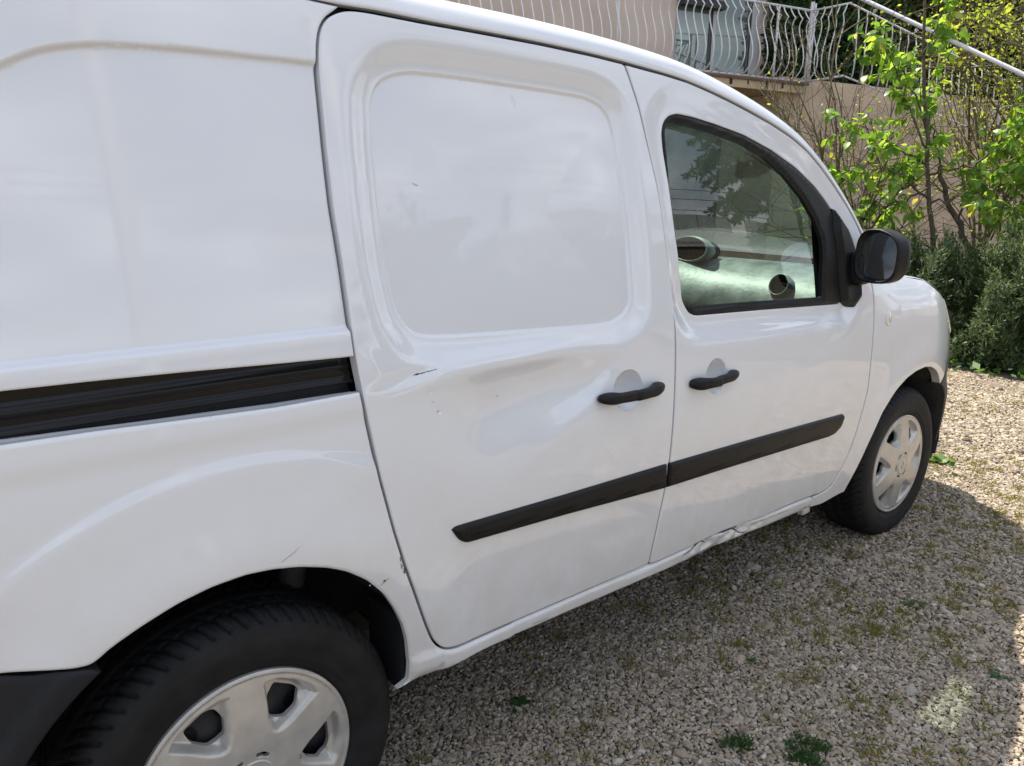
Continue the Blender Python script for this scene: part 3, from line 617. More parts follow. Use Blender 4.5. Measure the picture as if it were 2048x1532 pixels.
V = [tuple(Ms @ Vector(v)) for v in V]; link('steering_wheel', mesh('steering_wheel', V, F), van, SEAL)
bm.free()
# seats low in the cabin
for sy in (-.40, .40):
    bm = bmesh.new(); box_bm(bm, (1.42, sy, .66), (.50, .48, .16), bev=.05); box_bm(bm, (0, 0, 0), (.12, .46, .44), bev=.045)
    vs = [v for v in bm.verts if abs(v.co.x) < .2]; bmesh.ops.rotate(bm, verts=vs, cent=(0, 0, 0), matrix=Matrix.Rotation(R(-12), 3, 'Y')); bmesh.ops.translate(bm, verts=vs, vec=(1.13, sy, .92))
    bm_obj('seat', bm, van, mat('dark_seat_fabric', (.03, .032, .036), .9, var=.2, scale=40), True)
# dark lining behind the door edge and the pillar
lin = np.array([[(x, -float(W(x, z))+.058, z) for z in np.linspace(.96, float(np.interp(x, GV[:, 0], GV[:, 1]))-.06, 8)] for x in np.linspace(1.93, 2.26, 8)])
grid('door_lining', lin, van, CABIN); inn = rows[:, [0, 6, 12, 18]]*1.0; inn[:, :, 1] += .030; inn[:, :, 2] -= .030; grid('pillar_lining', inn, van, CABIN); inn2 = inn*[1, -1, 1]; grid('pillar_lining', inn2, van, CABIN)
hl_ = roof[:, ::3]*1.0; hl_[:, :, 2] -= .045; grid('headliner', hl_, van, CABIN)
# --- door mirror
mir = bpy.data.objects.new('side_mirror', None); COL.objects.link(mir); mir.parent = van
mb = np.array([[1.962, 1.300], [1.985, 1.297], [2.056, 1.245], [2.112, 1.165], [2.135, 1.08], [2.128, 1.02], [2.09, .985], [2.05, .988], [2.02, 1.003], [2.005, 1.08], [1.990, 1.16], [1.968, 1.23]])
mbase = panel('mirror_base', cornered(mb, .006, .006, 60), lambda x, z: H_front(x, z)+.004+.016*sm(np.maximum(sdist(np.c_[np.ravel(x), np.ravel(z)], mb), 0)/.022), mir, BLACK, edge=.0012, flange=.02, sp=.01)
def superbox(c, s, n=26, e=.45, m_=None, taper=0.):
    rws = []
    for v in np.linspace(-math.pi/2, math.pi/2, n):
        r_ = []
        for w_ in np.linspace(-math.pi, math.pi, 2*n+1):
            f = lambda a, k: math.copysign(abs(a)**k, a)
            x = f(math.cos(v), e)*f(math.cos(w_), e); y = f(math.cos(v), e)*f(math.sin(w_), e); z = f(math.sin(v), e)
            k = 1-taper*(x*.5+.5)
            r_.append((c[0]+s[0]*x, c[1]+s[1]*y*k, c[2]+s[2]*z*k))
        rws.append(r_)
    return np.array(rws)
# arm
arm = superbox((2.095, -.880, 1.112), (.042, .052, .054), 16, .45); grid('mirror_arm', arm, mir, BLACK, flip=True)
# housing: shell open towards the rear, lofted along x
mc = np.array([2.040, -.976, 1.158]); hw, hh = .076, .086; sgn = lambda a: math.copysign(1, a)
def oval(a, k=.62):
    c, s = math.cos(a), math.sin(a); y = -hw*math.copysign(abs(c)**k, c); z = hh*math.copysign(abs(s)**k, s)
    z -= .10*(-y-hw)*-.9*(1 if z > 0 else .35)*-1*0
    return y, z*(1-.22*max(0, -y/hw)*(z > 0)-.06*max(0, -y/hw)*(z < 0))
prof = [(-.002, .86), (-.010, .90), (-.012, .95), (-.006, .985), (.004, 1.0), (.030, .995), (.050, .96), (.068, .87), (.082, .72), (.092, .48), (.097, .22), (.099, .0)]
prof = [(.020, .85), (.014, .89)]+prof
A = np.linspace(0, 2*np.pi, 49)
Rz = Matrix.Rotation(R(-10), 3, 'Z')
def mp(dx, dy, dz): v = Rz @ Vector((dx, dy, dz)); return (mc[0]+v.x, mc[1]+v.y, mc[2]+v.z)
rws = []
for dx, s in prof: rws.append([mp(dx, oval(a)[0]*s, oval(a)[1]*s) for a in A])
grid('mirror_housing', rws, mir, BLACK, flip=False)
rws = [[mp(.012+.002*s*s, oval(a)[0]*.87*s, oval(a)[1]*.87*s) for a in A] for s in (0.001, .5, .95, 1.0)]
grid('mirror_glass', rws, mir, CHROME)
rws = [[mp(dx, oval(a)[0]*s, oval(a)[1]*s) for a in A] for dx, s in ((.034, 1.0035), (.036, .998), (.038, 1.0025))]
grid('mirror_cap_seam', rws, mir, SEAL)
# --- wheels
def wheel(cx, steer=0., flip=1, first=None):
    w = bpy.data.objects.new('wheel', None); COL.objects.link(w); w.parent = van; w.location = (cx, -.865*flip, .300)
    w.rotation_euler = (0, 0, steer+(math.pi if flip < 0 else 0))
    if first is not None:
        for ch in first.children:
            c = ch.copy(); COL.objects.link(c); c.parent = w
        return w
    # tyre: y=0 at the hubcap plane, outer wall bulges to -.012, inner side at +.185
    pr = smooth_open(np.array([(.198, .004), (.205, -.004), (.225, -.012), (.255, -.0165), (.280, -.013), (.296, -.003), (.304, .006), (.3095, .016), (.312, .035), (.313, .085), (.312, .135), (.3095, .155), (.303, .166), (.28, .182), (.24, .186), (.198, .175)]), .0042, .005)
    NT = 840; th = np.linspace(0, 2*np.pi, NT, endpoint=False); r0 = pr[:, 0][None, :]; y0 = pr[:, 1][None, :]
    TH = th[:, None]; wv = (y0-.085)/.08
    tread = np.clip((r0-.290)/.008, 0, 1)
    Nb = 66; ph = (TH*Nb/(2*np.pi)+2.3*np.abs(np.clip(wv, -1.1, 1.1))**.75+.5*(wv > 0)) % 1.0
    g = np.exp(-((ph-.5)/.15)**4)*sm((np.abs(wv)-.12)/.1)
    cir = np.exp(-((np.abs(wv)-.22)/.035)**4)+np.exp(-((np.abs(wv)-.66)/.028)**4)
    ph2 = (TH*Nb*3/(2*np.pi)+4.2*np.abs(wv)) % 1.0; sipe = .25*np.exp(-((ph2-.5)/.10)**4)
    dep = np.clip(np.maximum(np.maximum(g, cir), sipe), 0, 1)*.0070*tread*sm((1.42-np.abs(wv))/.10)
    rr_ = r0-dep+.0006*np.sin(r0*900)*(1-tread)*(r0 > .215)
    rr_ = rr_+.0008*np.exp(-((r0-.215)/.0018)**2)+.0010*np.exp(-((r0-.262)/.0015)**2)
    X = rr_*np.cos(TH); Z = rr_*np.sin(TH); Y = np.broadcast_to(y0, X.shape).copy()
    Y = Y-.0012*np.exp(-((r0-.262)/.002)**2)-.0012*np.exp(-((r0-.222)/.002)**2)
    low_ = Z < -.298; bulge = np.clip(-.298-Z, 0, .02); Z = np.where(low_, -.298-.05*bulge, Z)
    grid('tyre', np.stack([X, Y, Z], -1), w, RUBBER, flip=True, close_u=True)
    # hubcap: six broad twisted spokes
    c_out = np.array([(.2015*math.cos(a), .2015*math.sin(a)) for a in np.linspace(0, 2*np.pi, 220, endpoint=False)])
    cell = np.array([(-.066, .167), (-.042, .181), (0, .187), (.042, .181), (.064, .168), (.042, .132), (.027, .106), (.012, .089), (0, .084), (-.012, .089), (-.028, .108), (-.043, .134)])
    hole = smooth_closed(np.array([(-.030, .163), (.012, .166), (.028, .159), (.030, .137), (.015, .110), (.0, .103), (-.016, .110), (-.032, .136)]), .004, .005)
    slot = smooth_closed(np.array([(-.014, .050), (0, .054), (.014, .050), (.012, .043), (0, .046), (-.012, .043)]), .003, .002)
    rot = lambda q, a: np.c_[q[:, 0]*math.cos(a)-q[:, 1]*math.sin(a), q[:, 0]*math.sin(a)+q[:, 1]*math.cos(a)]
    A6 = [R(-32)+k*math.pi/3 for k in range(6)]
    cells = [rot(smooth_closed(cell, .004, .004), a) for a in A6]; holes = [rot(hole, a) for a in A6]; slots = [rot(slot, a+R(8)) for a in A6[:5]]
    dia = np.array([(0, .017), (.011, 0), (0, -.017), (-.011, 0)])
    cell_s = smooth_closed(cell, .004, .0045)
    def Hc(x, z):
        P = np.c_[np.ravel(x), np.ravel(z)]; r = np.hypot(P[:, 0], P[:, 1]); h = .008+.016*np.clip(1-(r/.19)**2, 0, 1)-.012*np.exp(-((r-.060)/.02)**2)*0
        cut = np.zeros(len(P))
        for k, a in enumerate(A6):
            Q = rot(P, -a); near = Q[:, 1] > .03
            if not near.any(): continue
            s = np.full(len(P), -1.); s[near] = sdist(Q[near], cell_s)
            # the cell floor slopes: deep on one flank, shallow bevel on the other
            tilt = np.clip((Q[:, 0]+.055)/.11, 0, 1)
            cut = np.maximum(cut, sm(s/(.010+.018*tilt))*(.026-.006*tilt))
        h = h-cut
        rim = sm((r-.1925)/.003); h = h*(1-rim)+rim*(.010-.006*((r-.195)/.010)**2)
        h = h-.003*sm((.040-np.abs(r-0))/.003)*0
        h = h+.0022*sm((.0395-r)/.0025)-.0018*sm((.036-r)/.002)
        dd_ = np.abs(P[:, 0])/.0125+np.abs(P[:, 1])/.0185; h = h+.0022*np.exp(-((dd_-.82)/.15)**4)
        return h
    ex = [rot(np.vstack([offset2(smooth_closed(cell, .004, .003), d) for d in (-.001, .001, .003, .006, .011)]), a) for a in A6]
    circ = [np.array([(r*math.cos(a), r*math.sin(a)) for a in np.linspace(0, 2*np.pi, 160, endpoint=False)]) for r in (.190, .1920, .1935, .195, .1965, .198, .040, .0385, .0365, .034)]
    cross = np.array([(x, z) for x in np.arange(-.016, .0161, .0016) for z in np.arange(-.022, .0221, .0016)])
    hc = panel('hubcap', c_out, Hc, w, HUBCAP, holes=holes+slots, extra=ex+circ+[cross], sp=.0026, edge=.0012, flange=.014, flange_holes=.010)
    # black steel wheel behind, with its round holes
    rws = [[(r*math.cos(a), y, r*math.sin(a)) for r, y in ((.200, .012), (.19, .022), (.16, .034), (.12, .030), (.09, .018), (.05, .02), (.0, .02))] for a in np.linspace(0, 2*np.pi, 61)]
    sw = grid('steel_wheel', rws, w, STEEL)
    for k in range(12):
        a = k*math.pi/6+.2; c = (.137*math.cos(a), .137*math.sin(a)); bm = bmesh.new()
        bmesh.ops.create_circle(bm, cap_ends=True, segments=20, radius=.017); bmesh.ops.rotate(bm, verts=bm.verts, cent=(0, 0, 0), matrix=Matrix.Rotation(R(90), 3, 'X'))
        bmesh.ops.translate(bm, verts=bm.verts, vec=(c[0], .0285, c[1])); bm_obj('wheel_hole', bm, w, SEAL)
    rws = [[(r*math.cos(a), y, r*math.sin(a)) for r, y in ((.199, .0), (.199, .17), (.0, .16))] for a in np.linspace(0, 2*np.pi, 49)]
    grid('rim_barrel', rws, w, STEEL)
    return w
w1 = wheel(0.)
w2 = wheel(2.697, -.043, 1, w1); w3 = wheel(0., 0, -1, w1); w4 = wheel(2.697, 0, -1, w1)
for w_ in (w1, w2):
    pass
for o in van.children:                                    # every painted sheet faces outwards
    if o.type == 'MESH' and o.name.split('.')[0] in ('roof_edge', 'roof_panel', 'bonnet', 'nose_panel', 'front_bumper_skin', 'tail_door', 'windscreen', 'rail_shelf'):
        me = o.data; n = len(me.polygons); c = np.empty(n*3); nn = np.empty(n*3); me.polygons.foreach_get('center', c); me.polygons.foreach_get('normal', nn); c = c.reshape(-1, 3); nn = nn.reshape(-1, 3)
        d = c-np.array([1.3, 0, .9]); 
        if o.name.startswith('rail_shelf'): d = np.array([[0, 0, 1.]])*np.ones((n, 1))
        if ((d*nn).sum(1)).mean() < 0: me.flip_normals()
# --- marks: scratches, chips, rust, cracks laid on the sheet metal
def mark(name, pts, wd, H, parent, m, lift=.0006):
    p = np.array(pts, float); p = resample(p, .004, False) if len(p) > 1 else p; t = np.gradient(p, axis=0); t /= np.linalg.norm(t, axis=1, keepdims=True)+1e-12
    n_ = np.c_[-t[:, 1], t[:, 0]]; k = np.linspace(0, 1, len(p)); ww = wd*np.sin(np.pi*np.clip(k*.96+.02, 0, 1))**.6*(1+.35*rng.normal(size=len(p)))
    a = p+n_*ww[:, None]/2; b = p-n_*ww[:, None]/2; q = np.stack([a, b], 1).reshape(-1, 2); h = H(q[:, 0], q[:, 1])+lift
    return grid(name, np.c_[q[:, 0], -h, q[:, 1]].reshape(len(p), 2, 3), parent, m, flip=True)
def chip(name, c, r, H, parent, m, lift=.0006, n=9):
    a = np.linspace(0, 2*np.pi, n, endpoint=False); rr_ = r*(.6+.6*rng.random(n)); q = np.c_[c[0]+rr_*np.cos(a), c[1]+rr_*np.sin(a)*.8]; q = np.vstack([[c], q]); h = H(q[:, 0], q[:, 1])+lift
    return link(name, mesh(name, np.c_[q[:, 0], -h, q[:, 1]], [(0, 1+(i+1) % n, 1+i)[::-1] for i in range(n)]), parent, m)
MK = mat('bare_dark_scratch', (.035, .033, .032), .7, var=.3, scale=200); RU = mat('rust_spot', (.20, .085, .03), .9, var=.5, scale=300); PR = mat('grey_primer_scuff', (.42, .42, .42), .8, var=.2, scale=200); BL = mat('blue_grey_scuff', (.10, .16, .22), .7, var=.3, scale=200)
WH = mat('white_scuff', (.85, .85, .86), .4, var=.05, scale=100)
mark('scratch', [(.340, .9985), (.350, .9995), (.368, 1.0005)], .0024, H_slide, sdoor, MK); mark('scratch', [(.362, 1.001), (.380, 1.002), (.398, 1.004)], .0010, H_slide, sdoor, MK)
mark('scratch', [(.378, .941), (.386, .943)], .0010, H_slide, sdoor, MK); mark('scratch', [(.558, .925), (.559, .917)], .001, H_slide, sdoor, MK)
chip('paint_chip', (.376, .959), .0035, H_slide, sdoor, WH); chip('paint_chip', (.400, .916), .0045, H_slide, sdoor, WH); chip('paint_chip', (.395, .921), .003, H_slide, sdoor, PR)
chip('paint_chip', (.654, 1.508), .0022, H_slide, sdoor, MK); mark('scratch', [(.39, 1.343), (.404, 1.338)], .0016, H_slide, sdoor, PR)
for k in range(9): chip('paint_chip', (.2925+.004*rng.normal()*.5+.0008*k, .655-.0040*k), .0014+.0012*rng.random(), H_lower, van, MK)
chip('rust_spot', (.257, .620), .0032, H_lower, van, RU); mark('rust_streak', [(.248, .612), (.266, .623)], .0035, H_lower, van, mat('pale_rust_stain', (.50, .40, .27), .8, var=.3, scale=300), .0004)
chip('paint_chip', (.226, .6205), .0022, H_lower, van, PR)
mark('scratch', [(.055, .722), (.080, .7335), (.092, .742)], .0007, H_lower, van, MK)
mark('sill_crack', [(1.235, .362), (1.27, .366), (1.30, .3735), (1.322, .377), (1.338, .370), (1.352, .3665)], .0036, H_lower, van, MK, .0012)
mark('sill_crack', [(1.335, .3815), (1.37, .380), (1.40, .3790), (1.425, .377), (1.458, .373), (1.479, .370), (1.497, .362), (1.525, .344), (1.545, .339), (1.566, .338)], .0036, H_lower, van, MK, .0012)
mark('sill_scuff', [(1.33, .379), (1.38, .3765)], .006, H_lower, van, BL, .0010); mark('sill_scuff', [(1.47, .3715), (1.51, .368)], .006, H_lower, van, BL, .0010)
mark('sill_scuff', [(1.25, .345), (1.33, .340), (1.42, .338)], .0035, H_lower, van, mat('brown_grime', (.16, .14, .12), .9, var=.4, scale=120), .001)
mark('sill_scuff', [(1.60, .355), (1.70, .352), (1.80, .347)], .005, H_lower, van, mat('tan_grime', (.42, .37, .31), .9, var=.3, scale=120), .0008)
mark('sill_scuff', [(.66, .366), (.72, .362)], .004, H_lower, van, PR, .0008)
# --- the far flank: mirrored copies that share the sheets
for o in list(van.children):
    if o.type == 'MESH' and o.name.split('.')[0] in ('rear_quarter_panel', 'upper_side_panel', 'sliding_door', 'front_door', 'front_wing', 'front_bumper', 'rear_bumper', 'gap_backing', 'wheel_arch_liner', 'headlight'):
        c = o.copy(); COL.objects.link(c); c.scale = (1, -1, 1)
        for ch in o.children:
            if ch.name.split('.')[0] in ('window_seal', 'window_pane', 'door_trim', 'door_handle'):
                d = ch.copy(); COL.objects.link(d); d.parent = c
# ------------------------------------------------------------------ GROUND
def gravel_ground_mat():
    m = bpy.data.materials.new('gravel_ground'); m.use_nodes = True; t = m.node_tree; b = t.nodes['Principled BSDF']; Ln = t.links.new
    tcn = t.nodes.new('ShaderNodeTexCoord'); v = t.nodes.new('ShaderNodeTexVoronoi'); v.inputs['Scale'].default_value = 55; Ln(tcn.outputs['Object'], v.inputs['Vector'])
    rp = t.nodes.new('ShaderNodeValToRGB'); e = rp.color_ramp.elements; e[0].color = (.10, .08, .06, 1); e[1].color = (.29, .25, .20, 1); sp = t.nodes.new('ShaderNodeSeparateColor'); Ln(v.outputs['Color'], sp.inputs[0]); Ln(sp.outputs[0], rp.inputs[0])
    n = t.nodes.new('ShaderNodeTexNoise'); n.inputs['Scale'].default_value = .9; n.inputs['Detail'].default_value = 6; Ln(tcn.outputs['Object'], n.inputs['Vector'])
    r2 = t.nodes.new('ShaderNodeValToRGB'); r2.color_ramp.elements[0].position = .42; r2.color_ramp.elements[1].position = .66; Ln(n.outputs[0], r2.inputs[0])
    mx_ = t.nodes.new('ShaderNodeMix'); mx_.data_type = 'RGBA'; sc_ = t.nodes.new('ShaderNodeMath'); sc_.operation = 'MULTIPLY'; sc_.inputs[1].default_value = .45; Ln(r2.outputs[0], sc_.inputs[0]); Ln(sc_.outputs[0], mx_.inputs[0])
    Ln(rp.outputs[0], mx_.inputs[6]); mx_.inputs[7].default_value = (.17, .16, .075, 1); Ln(mx_.outputs[2], b.inputs['Base Color']); b.inputs['Roughness'].default_value = .9
    bp = t.nodes.new('ShaderNodeBump'); bp.inputs['Distance'].default_value = .012; bp.invert = True; Ln(v.outputs['Distance'], bp.inputs['Height']); Ln(bp.outputs[0], b.inputs['Normal'])
    return m
def flat(name, poly, z, m):
    return link(name, mesh(name, [(x, y, z) for x, y in poly], [tuple(range(len(poly)))], False), None, m)
gm = gravel_ground_mat()
tag(flat('ground', [(-120, -120), (120, -120), (120, 120), (-120, 120)], -.004, gm), 'grey gravel yard', kind='structure')
def bed_poly():
    return [(6.9, 1.9), (6.55, 1.2), (6.42, .6), (6.35, .1), (6.30, -.5), (6.2, -1.3), (6.3, -2.6), (6.8, -4.5), (9.5, -9), (22, -9), (22, 2.0), (12, 4.2), (10.4, 4.6), (5.5, 5.9), (-4, 8.4), (-4, 6.6), (5.5, 4.0), (6.9, 3.2)]
SOIL = mat('dark_garden_soil', (.055, .042, .030), .95, var=.5, scale=7, bump=.02, bscale=30, col2=(.12, .095, .065))
tag(flat('planting_bed', bed_poly(), .004, SOIL), 'dark soil bed', kind='structure')
# stones: a geometry-node scatter on measured points
def stonemat(name, ramp):
    m = bpy.data.materials.new(name); m.use_nodes = True; t = m.node_tree; b = t.nodes['Principled BSDF']; b.inputs['Roughness'].default_value = .85; b.inputs['Specular IOR Level'].default_value = .3
    oi = t.nodes.new('ShaderNodeObjectInfo'); rp = t.nodes.new('ShaderNodeValToRGB'); t.links.new(oi.outputs['Random'], rp.inputs[0]); e = rp.color_ramp.elements
    e[0].position = 0; e[0].color = (*ramp[0][1], 1); e[1].position = 1; e[1].color = (*ramp[-1][1], 1)
    for p_, c in ramp[1:-1]: q = e.new(p_); q.color = (*c, 1)
    tcn = t.nodes.new('ShaderNodeTexCoord'); n = t.nodes.new('ShaderNodeTexNoise'); n.inputs['Scale'].default_value = 2.2; n.inputs['Detail'].default_value = 5; t.links.new(tcn.outputs['Object'], n.inputs['Vector'])
    mr = t.nodes.new('ShaderNodeMapRange'); mr.inputs[3].default_value = .72; mr.inputs[4].default_value = 1.22; t.links.new(n.outputs[0], mr.inputs[0])
    mm = t.nodes.new('ShaderNodeMix'); mm.data_type = 'RGBA'; mm.blend_type = 'MULTIPLY'; mm.inputs[0].default_value = 1; t.links.new(rp.outputs[0], mm.inputs[6]); t.links.new(mr.outputs[0], mm.inputs[7]); t.links.new(mm.outputs[2], b.inputs['Base Color'])
    return m
STONE = stonemat('limestone_gravel', [(0, (.12, .092, .062)), (.1, (.22, .178, .125)), (.45, (.345, .285, .215)), (.72, (.43, .37, .295)), (.9, (.32, .24, .145)), (.97, (.55, .50, .42)), (1, (.07, .07, .08))])
def stone_tree(name, lo, hi, material, subd=2):
    g = bpy.data.node_groups.new(name, 'GeometryNodeTree'); g.interface.new_socket('Geometry', in_out='INPUT', socket_type='NodeSocketGeometry'); g.interface.new_socket('Geometry', in_out='OUTPUT', socket_type='NodeSocketGeometry')
    n = g.nodes.new; l = g.links.new; gi = n('NodeGroupInput'); go = n('NodeGroupOutput'); jn = n('GeometryNodeJoinGeometry')
    for k in range(7):
        ico = n('GeometryNodeMeshIcoSphere'); ico.inputs['Radius'].default_value = 1; ico.inputs['Subdivisions'].default_value = subd
        sp = n('GeometryNodeSetPosition'); nz = n('ShaderNodeTexNoise'); nz.noise_dimensions = '4D'; nz.inputs['Scale'].default_value = .75; nz.inputs['Detail'].default_value = 1.5; nz.inputs['W'].default_value = k*3.7
        sb = n('ShaderNodeVectorMath'); sb.operation = 'SUBTRACT'; sb.inputs[1].default_value = (.5, .5, .5); l(nz.outputs['Color'], sb.inputs[0])
        mu = n('ShaderNodeVectorMath'); mu.operation = 'SCALE'; mu.inputs['Scale'].default_value = 2.0; l(sb.outputs[0], mu.inputs[0]); l(mu.outputs[0], sp.inputs['Offset']); l(ico.outputs['Mesh'], sp.inputs['Geometry'])
        tf = n('GeometryNodeTransform'); tf.inputs['Scale'].default_value = (1.25-.1*(k % 3), .85+.08*(k % 2), .52+.07*(k % 4)); l(sp.outputs[0], tf.inputs['Geometry'])
        sm_ = n('GeometryNodeSetMaterial'); sm_.inputs['Material'].default_value = material; l(tf.outputs[0], sm_.inputs['Geometry'])
        ti = n('GeometryNodeGeometryToInstance'); l(sm_.outputs[0], ti.inputs[0]); l(ti.outputs[0], jn.inputs[0])
    ip = n('GeometryNodeInstanceOnPoints'); l(gi.outputs[0], ip.inputs['Points']); l(jn.outputs[0], ip.inputs['Instance']); ip.inputs['Pick Instance'].default_value = True
    ri = n('FunctionNodeRandomValue'); ri.data_type = 'INT'; ri.inputs[4].default_value = 0; ri.inputs[5].default_value = 6; l(ri.outputs[2], ip.inputs['Instance Index'])
    rv = n('FunctionNodeRandomValue'); rv.data_type = 'FLOAT_VECTOR'; rv.inputs[0].default_value = (-.45, -.45, 0); rv.inputs[1].default_value = (.45, .45, 6.28); l(rv.outputs[0], ip.inputs['Rotation'])
    na = n('GeometryNodeInputNamedAttribute'); na.data_type = 'FLOAT'; na.inputs['Name'].default_value = 'size'; l(na.outputs['Attribute'], ip.inputs['Scale'])
    l(ip.outputs[0], go.inputs[0]); return g
def scatter(name, P, size, material, label, subd=2):
    me = bpy.data.meshes.new(name); me.vertices.add(len(P)); me.vertices.foreach_set('co', P.astype(np.float32).ravel())
    a = me.attributes.new('size', 'FLOAT', 'POINT'); a.data.foreach_set('value', size.astype(np.float32))
    o = link(name, me, None, None); md = o.modifiers.new('scatter', 'NODES'); md.node_group = stone_tree(name+'_nodes', 0, 0, material, subd); tag(o, label, kind='stuff'); return o
def jit(x0, x1, y0, y1, sp):
    X, Y = np.meshgrid(np.arange(x0, x1, sp), np.arange(y0, y1, sp*.87)); X = X+(np.arange(X.shape[0]) % 2)[:, None]*sp/2
    P = np.c_[X.ravel(), Y.ravel()]; return P+rng.normal(size=P.shape)*sp*.20
def in_view(P, m=.12):
    v = P-np.array([-.4529, -2.0737]); a = np.arctan2(v[:, 0], v[:, 1]); return (a > .7251-.62) & (a < .7251+.60+m) & (np.hypot(*v.T) > .85)
def band(P, d0, d1): d = np.hypot(P[:, 0]+.4529, P[:, 1]+2.0737); return (d >= d0) & (d < d1)
def inpoly(P, poly): return pip(P, np.array(poly, float))
allP, allS = [], []
for d0, d1, sp, s in ((.85, 2.6, .0098, .0055), (2.6, 4.6, .0130, .0070), (4.6, 7.6, .0185, .0098), (7.6, 12., .028, .0145)):
    P = jit(-.6, 11.5, -4.2, 4.5, sp); P = P[in_view(P, .42 if d0 > 1 else .2) & band(P, d0, d1)]; P = P[~inpoly(P, bed_poly())]
    k = rng.random(len(P)); S = s*np.exp(rng.normal(size=len(P))*.22); S[k > .985] *= 1.7; S[k > .9985] *= 1.5
    z = S*.30+.004*rng.random(len(P)); allP.append(np.c_[P, z]); allS.append(S)
scatter('gravel', np.vstack(allP), np.concatenate(allS), STONE, 'pale grey crushed gravel covering the yard')
# ------------------------------------------------------------------ small plants between the stones
def blades(C0, n, h, spread, wid, lean=.6, k=2):
    V, F = [], []
    for c in C0:
        for _ in range(n):
            a = rng.random()*6.283; r = spread*rng.random()**.5; b = np.array([c[0]+r*math.cos(a), c[1]+r*math.sin(a), c[2] if len(c) > 2 else 0.]); d = np.array([math.cos(a), math.sin(a), 0])*lean*rng.random()+rng.normal(size=3)*.25; d[2] = 1
            d /= np.linalg.norm(d); L_ = h*(.4+.8*rng.random()); s = np.cross(d, rng.normal(size=3)); s /= np.linalg.norm(s); w = wid*(.6+.8*rng.random())
            o = len(V); dr = np.array([d[0], d[1], 0])*L_*.35
            V += [b-s*w*.4, b+s*w*.4, b+d*L_*.55-s*w*.5, b+d*L_*.55+s*w*.5, b+d*L_*.9+dr]
            F += [(o, o+1, o+3), (o, o+3, o+2), (o+2, o+3, o+4)]
    return np.array(V), np.array(F)
TUFT = leafmat('yellow_green_tuft', (.10, .13, .022), (.24, .19, .045), tw=.35)
WEED = leafmat('dark_green_weed', (.028, .070, .020), (.060, .12, .030), tw=.3)
LIME = leafmat('bright_green_weed', (.06, .14, .022), (.12, .21, .04), tw=.35)
P = np.c_[rng.uniform(.2, 4.2, 9000), rng.uniform(-1.9, .4, 9000)]; P = P[in_view(P, .02)]
dens = .10+.5*sm((P[:, 0]-.6)/1.6)+.25*sm((-.5-P[:, 1])/.6); nse = np.sin(P[:, 0]*5.1+P[:, 1]*7)+np.sin(P[:, 0]*11-P[:, 1]*4+1); P = P[rng.random(len(P)) < dens*.19*(1+.4*nse)*(1+2.0*(rng.random(len(P)) < .05))]
V, F = blades(np.c_[P, np.full(len(P), .006)], 16, .024, .022, .0036, 1.1); tag(link('moss_tufts', fast_mesh('moss_tufts', V, F), None, TUFT), 'tiny yellow green tufts sprouting between the gravel stones', kind='stuff')
P2 = np.c_[rng.uniform(4.2, 9.5, 9000), rng.uniform(-2.4, 3.2, 9000)]; P2 = P2[in_view(P2, .02) & ~inpoly(P2, bed_poly())]; P2 = P2[rng.random(len(P2)) < .62*(.6+.4*np.sin(P2[:, 0]*3+P2[:, 1]*5))]
V, F = blades(np.c_[P2, np.full(len(P2), .004)], 9, .024, .03, .006, 1.1); tag(link('moss_tufts', fast_mesh('moss_tufts', V, F), None, TUFT), 'yellow green moss and grass growing in the sunlit gravel', kind='stuff')
def rosette(name, x, y, r, n, m, label, h=.5):
    V, F = [], []
    for i in range(n):
        a = i*2.399+rng.normal()*.2; L_ = r*(.45+.6*rng.random()); el = h*(.25+.9*rng.random()); d = np.array([math.cos(a)*math.cos(el), math.sin(a)*math.cos(el), math.sin(el)]); s = np.array([-math.sin(a), math.cos(a), 0.]); w = L_*.20
        b = np.array([x+rng.normal()*r*.25, y+rng.normal()*r*.25, .008]); o = len(V)
        for t_, ww in ((0, .25), (.35, 1.), (.7, .8), (1., .05)): c = b+d*L_*t_-np.array([0, 0, .25*L_*t_*t_]); V += [c-s*w*ww, c+s*w*ww]
        for j in range(3): q = o+2*j; F += [(q, q+1, q+3), (q, q+3, q+2)]
    o = link(name, fast_mesh(name, np.array(V), np.array(F)), None, m); tag(o, label, 'weed', 'weeds growing in the gravel'); return o
rosette('weed', 3.80, -.66, .085, 60, LIME, 'bright lime green weed in the gravel just beyond the front wheel', .7)
def feather(name, x, y, r, n, label):
    A_ = rng.random(n)*6.283; r_ = r*rng.random(n)**.6; V, F = blades(np.c_[x+r_*np.cos(A_), y+r_*.7*np.sin(A_), np.full(n, .006)], 16, .020, .012, .0034, 1.2)
    return tag(link(name, fast_mesh(name, V, F), None, WEED), label, 'weed', 'weeds growing in the gravel')
feather('weed', 1.09, -1.20, .036, 14, 'smaller dark green feathery weed patch near the bottom edge of the gravel')
feather('weed', 1.20, -1.33, .062, 34, 'largest dark green feathery weed patch at the bottom edge of the gravel')
rosette('weed', 2.16, -1.19, .050, 16, WEED, 'small weed with two broad dark leaves in the middle of the shaded gravel', .4)
rosette('weed', .78, -.73, .036, 34, WEED, 'dark green star shaped weed closest to the rear wheel', .6)
rosette('weed', 1.92, -1.52, .03, 22, WEED, 'small dark weed near the sunlit patch at the right edge', .5)
rosette('weed', 1.44, -1.02, .022, 18, LIME, 'tiny bright green weed alone in the middle of the shaded gravel', .8)
chs = mesh('leaf_litter', [(2.44, -.79, .02), (2.455, -.785, .022), (2.46, -.77, .018), (2.445, -.768, .02)], [(0, 1, 2, 3)], False); tag(link('dry_leaf', chs, None, mat('red_brown_leaf', (.28, .07, .04), .7, var=.2, scale=200)), 'small reddish fallen leaf on the gravel below the front wheel', 'leaf')
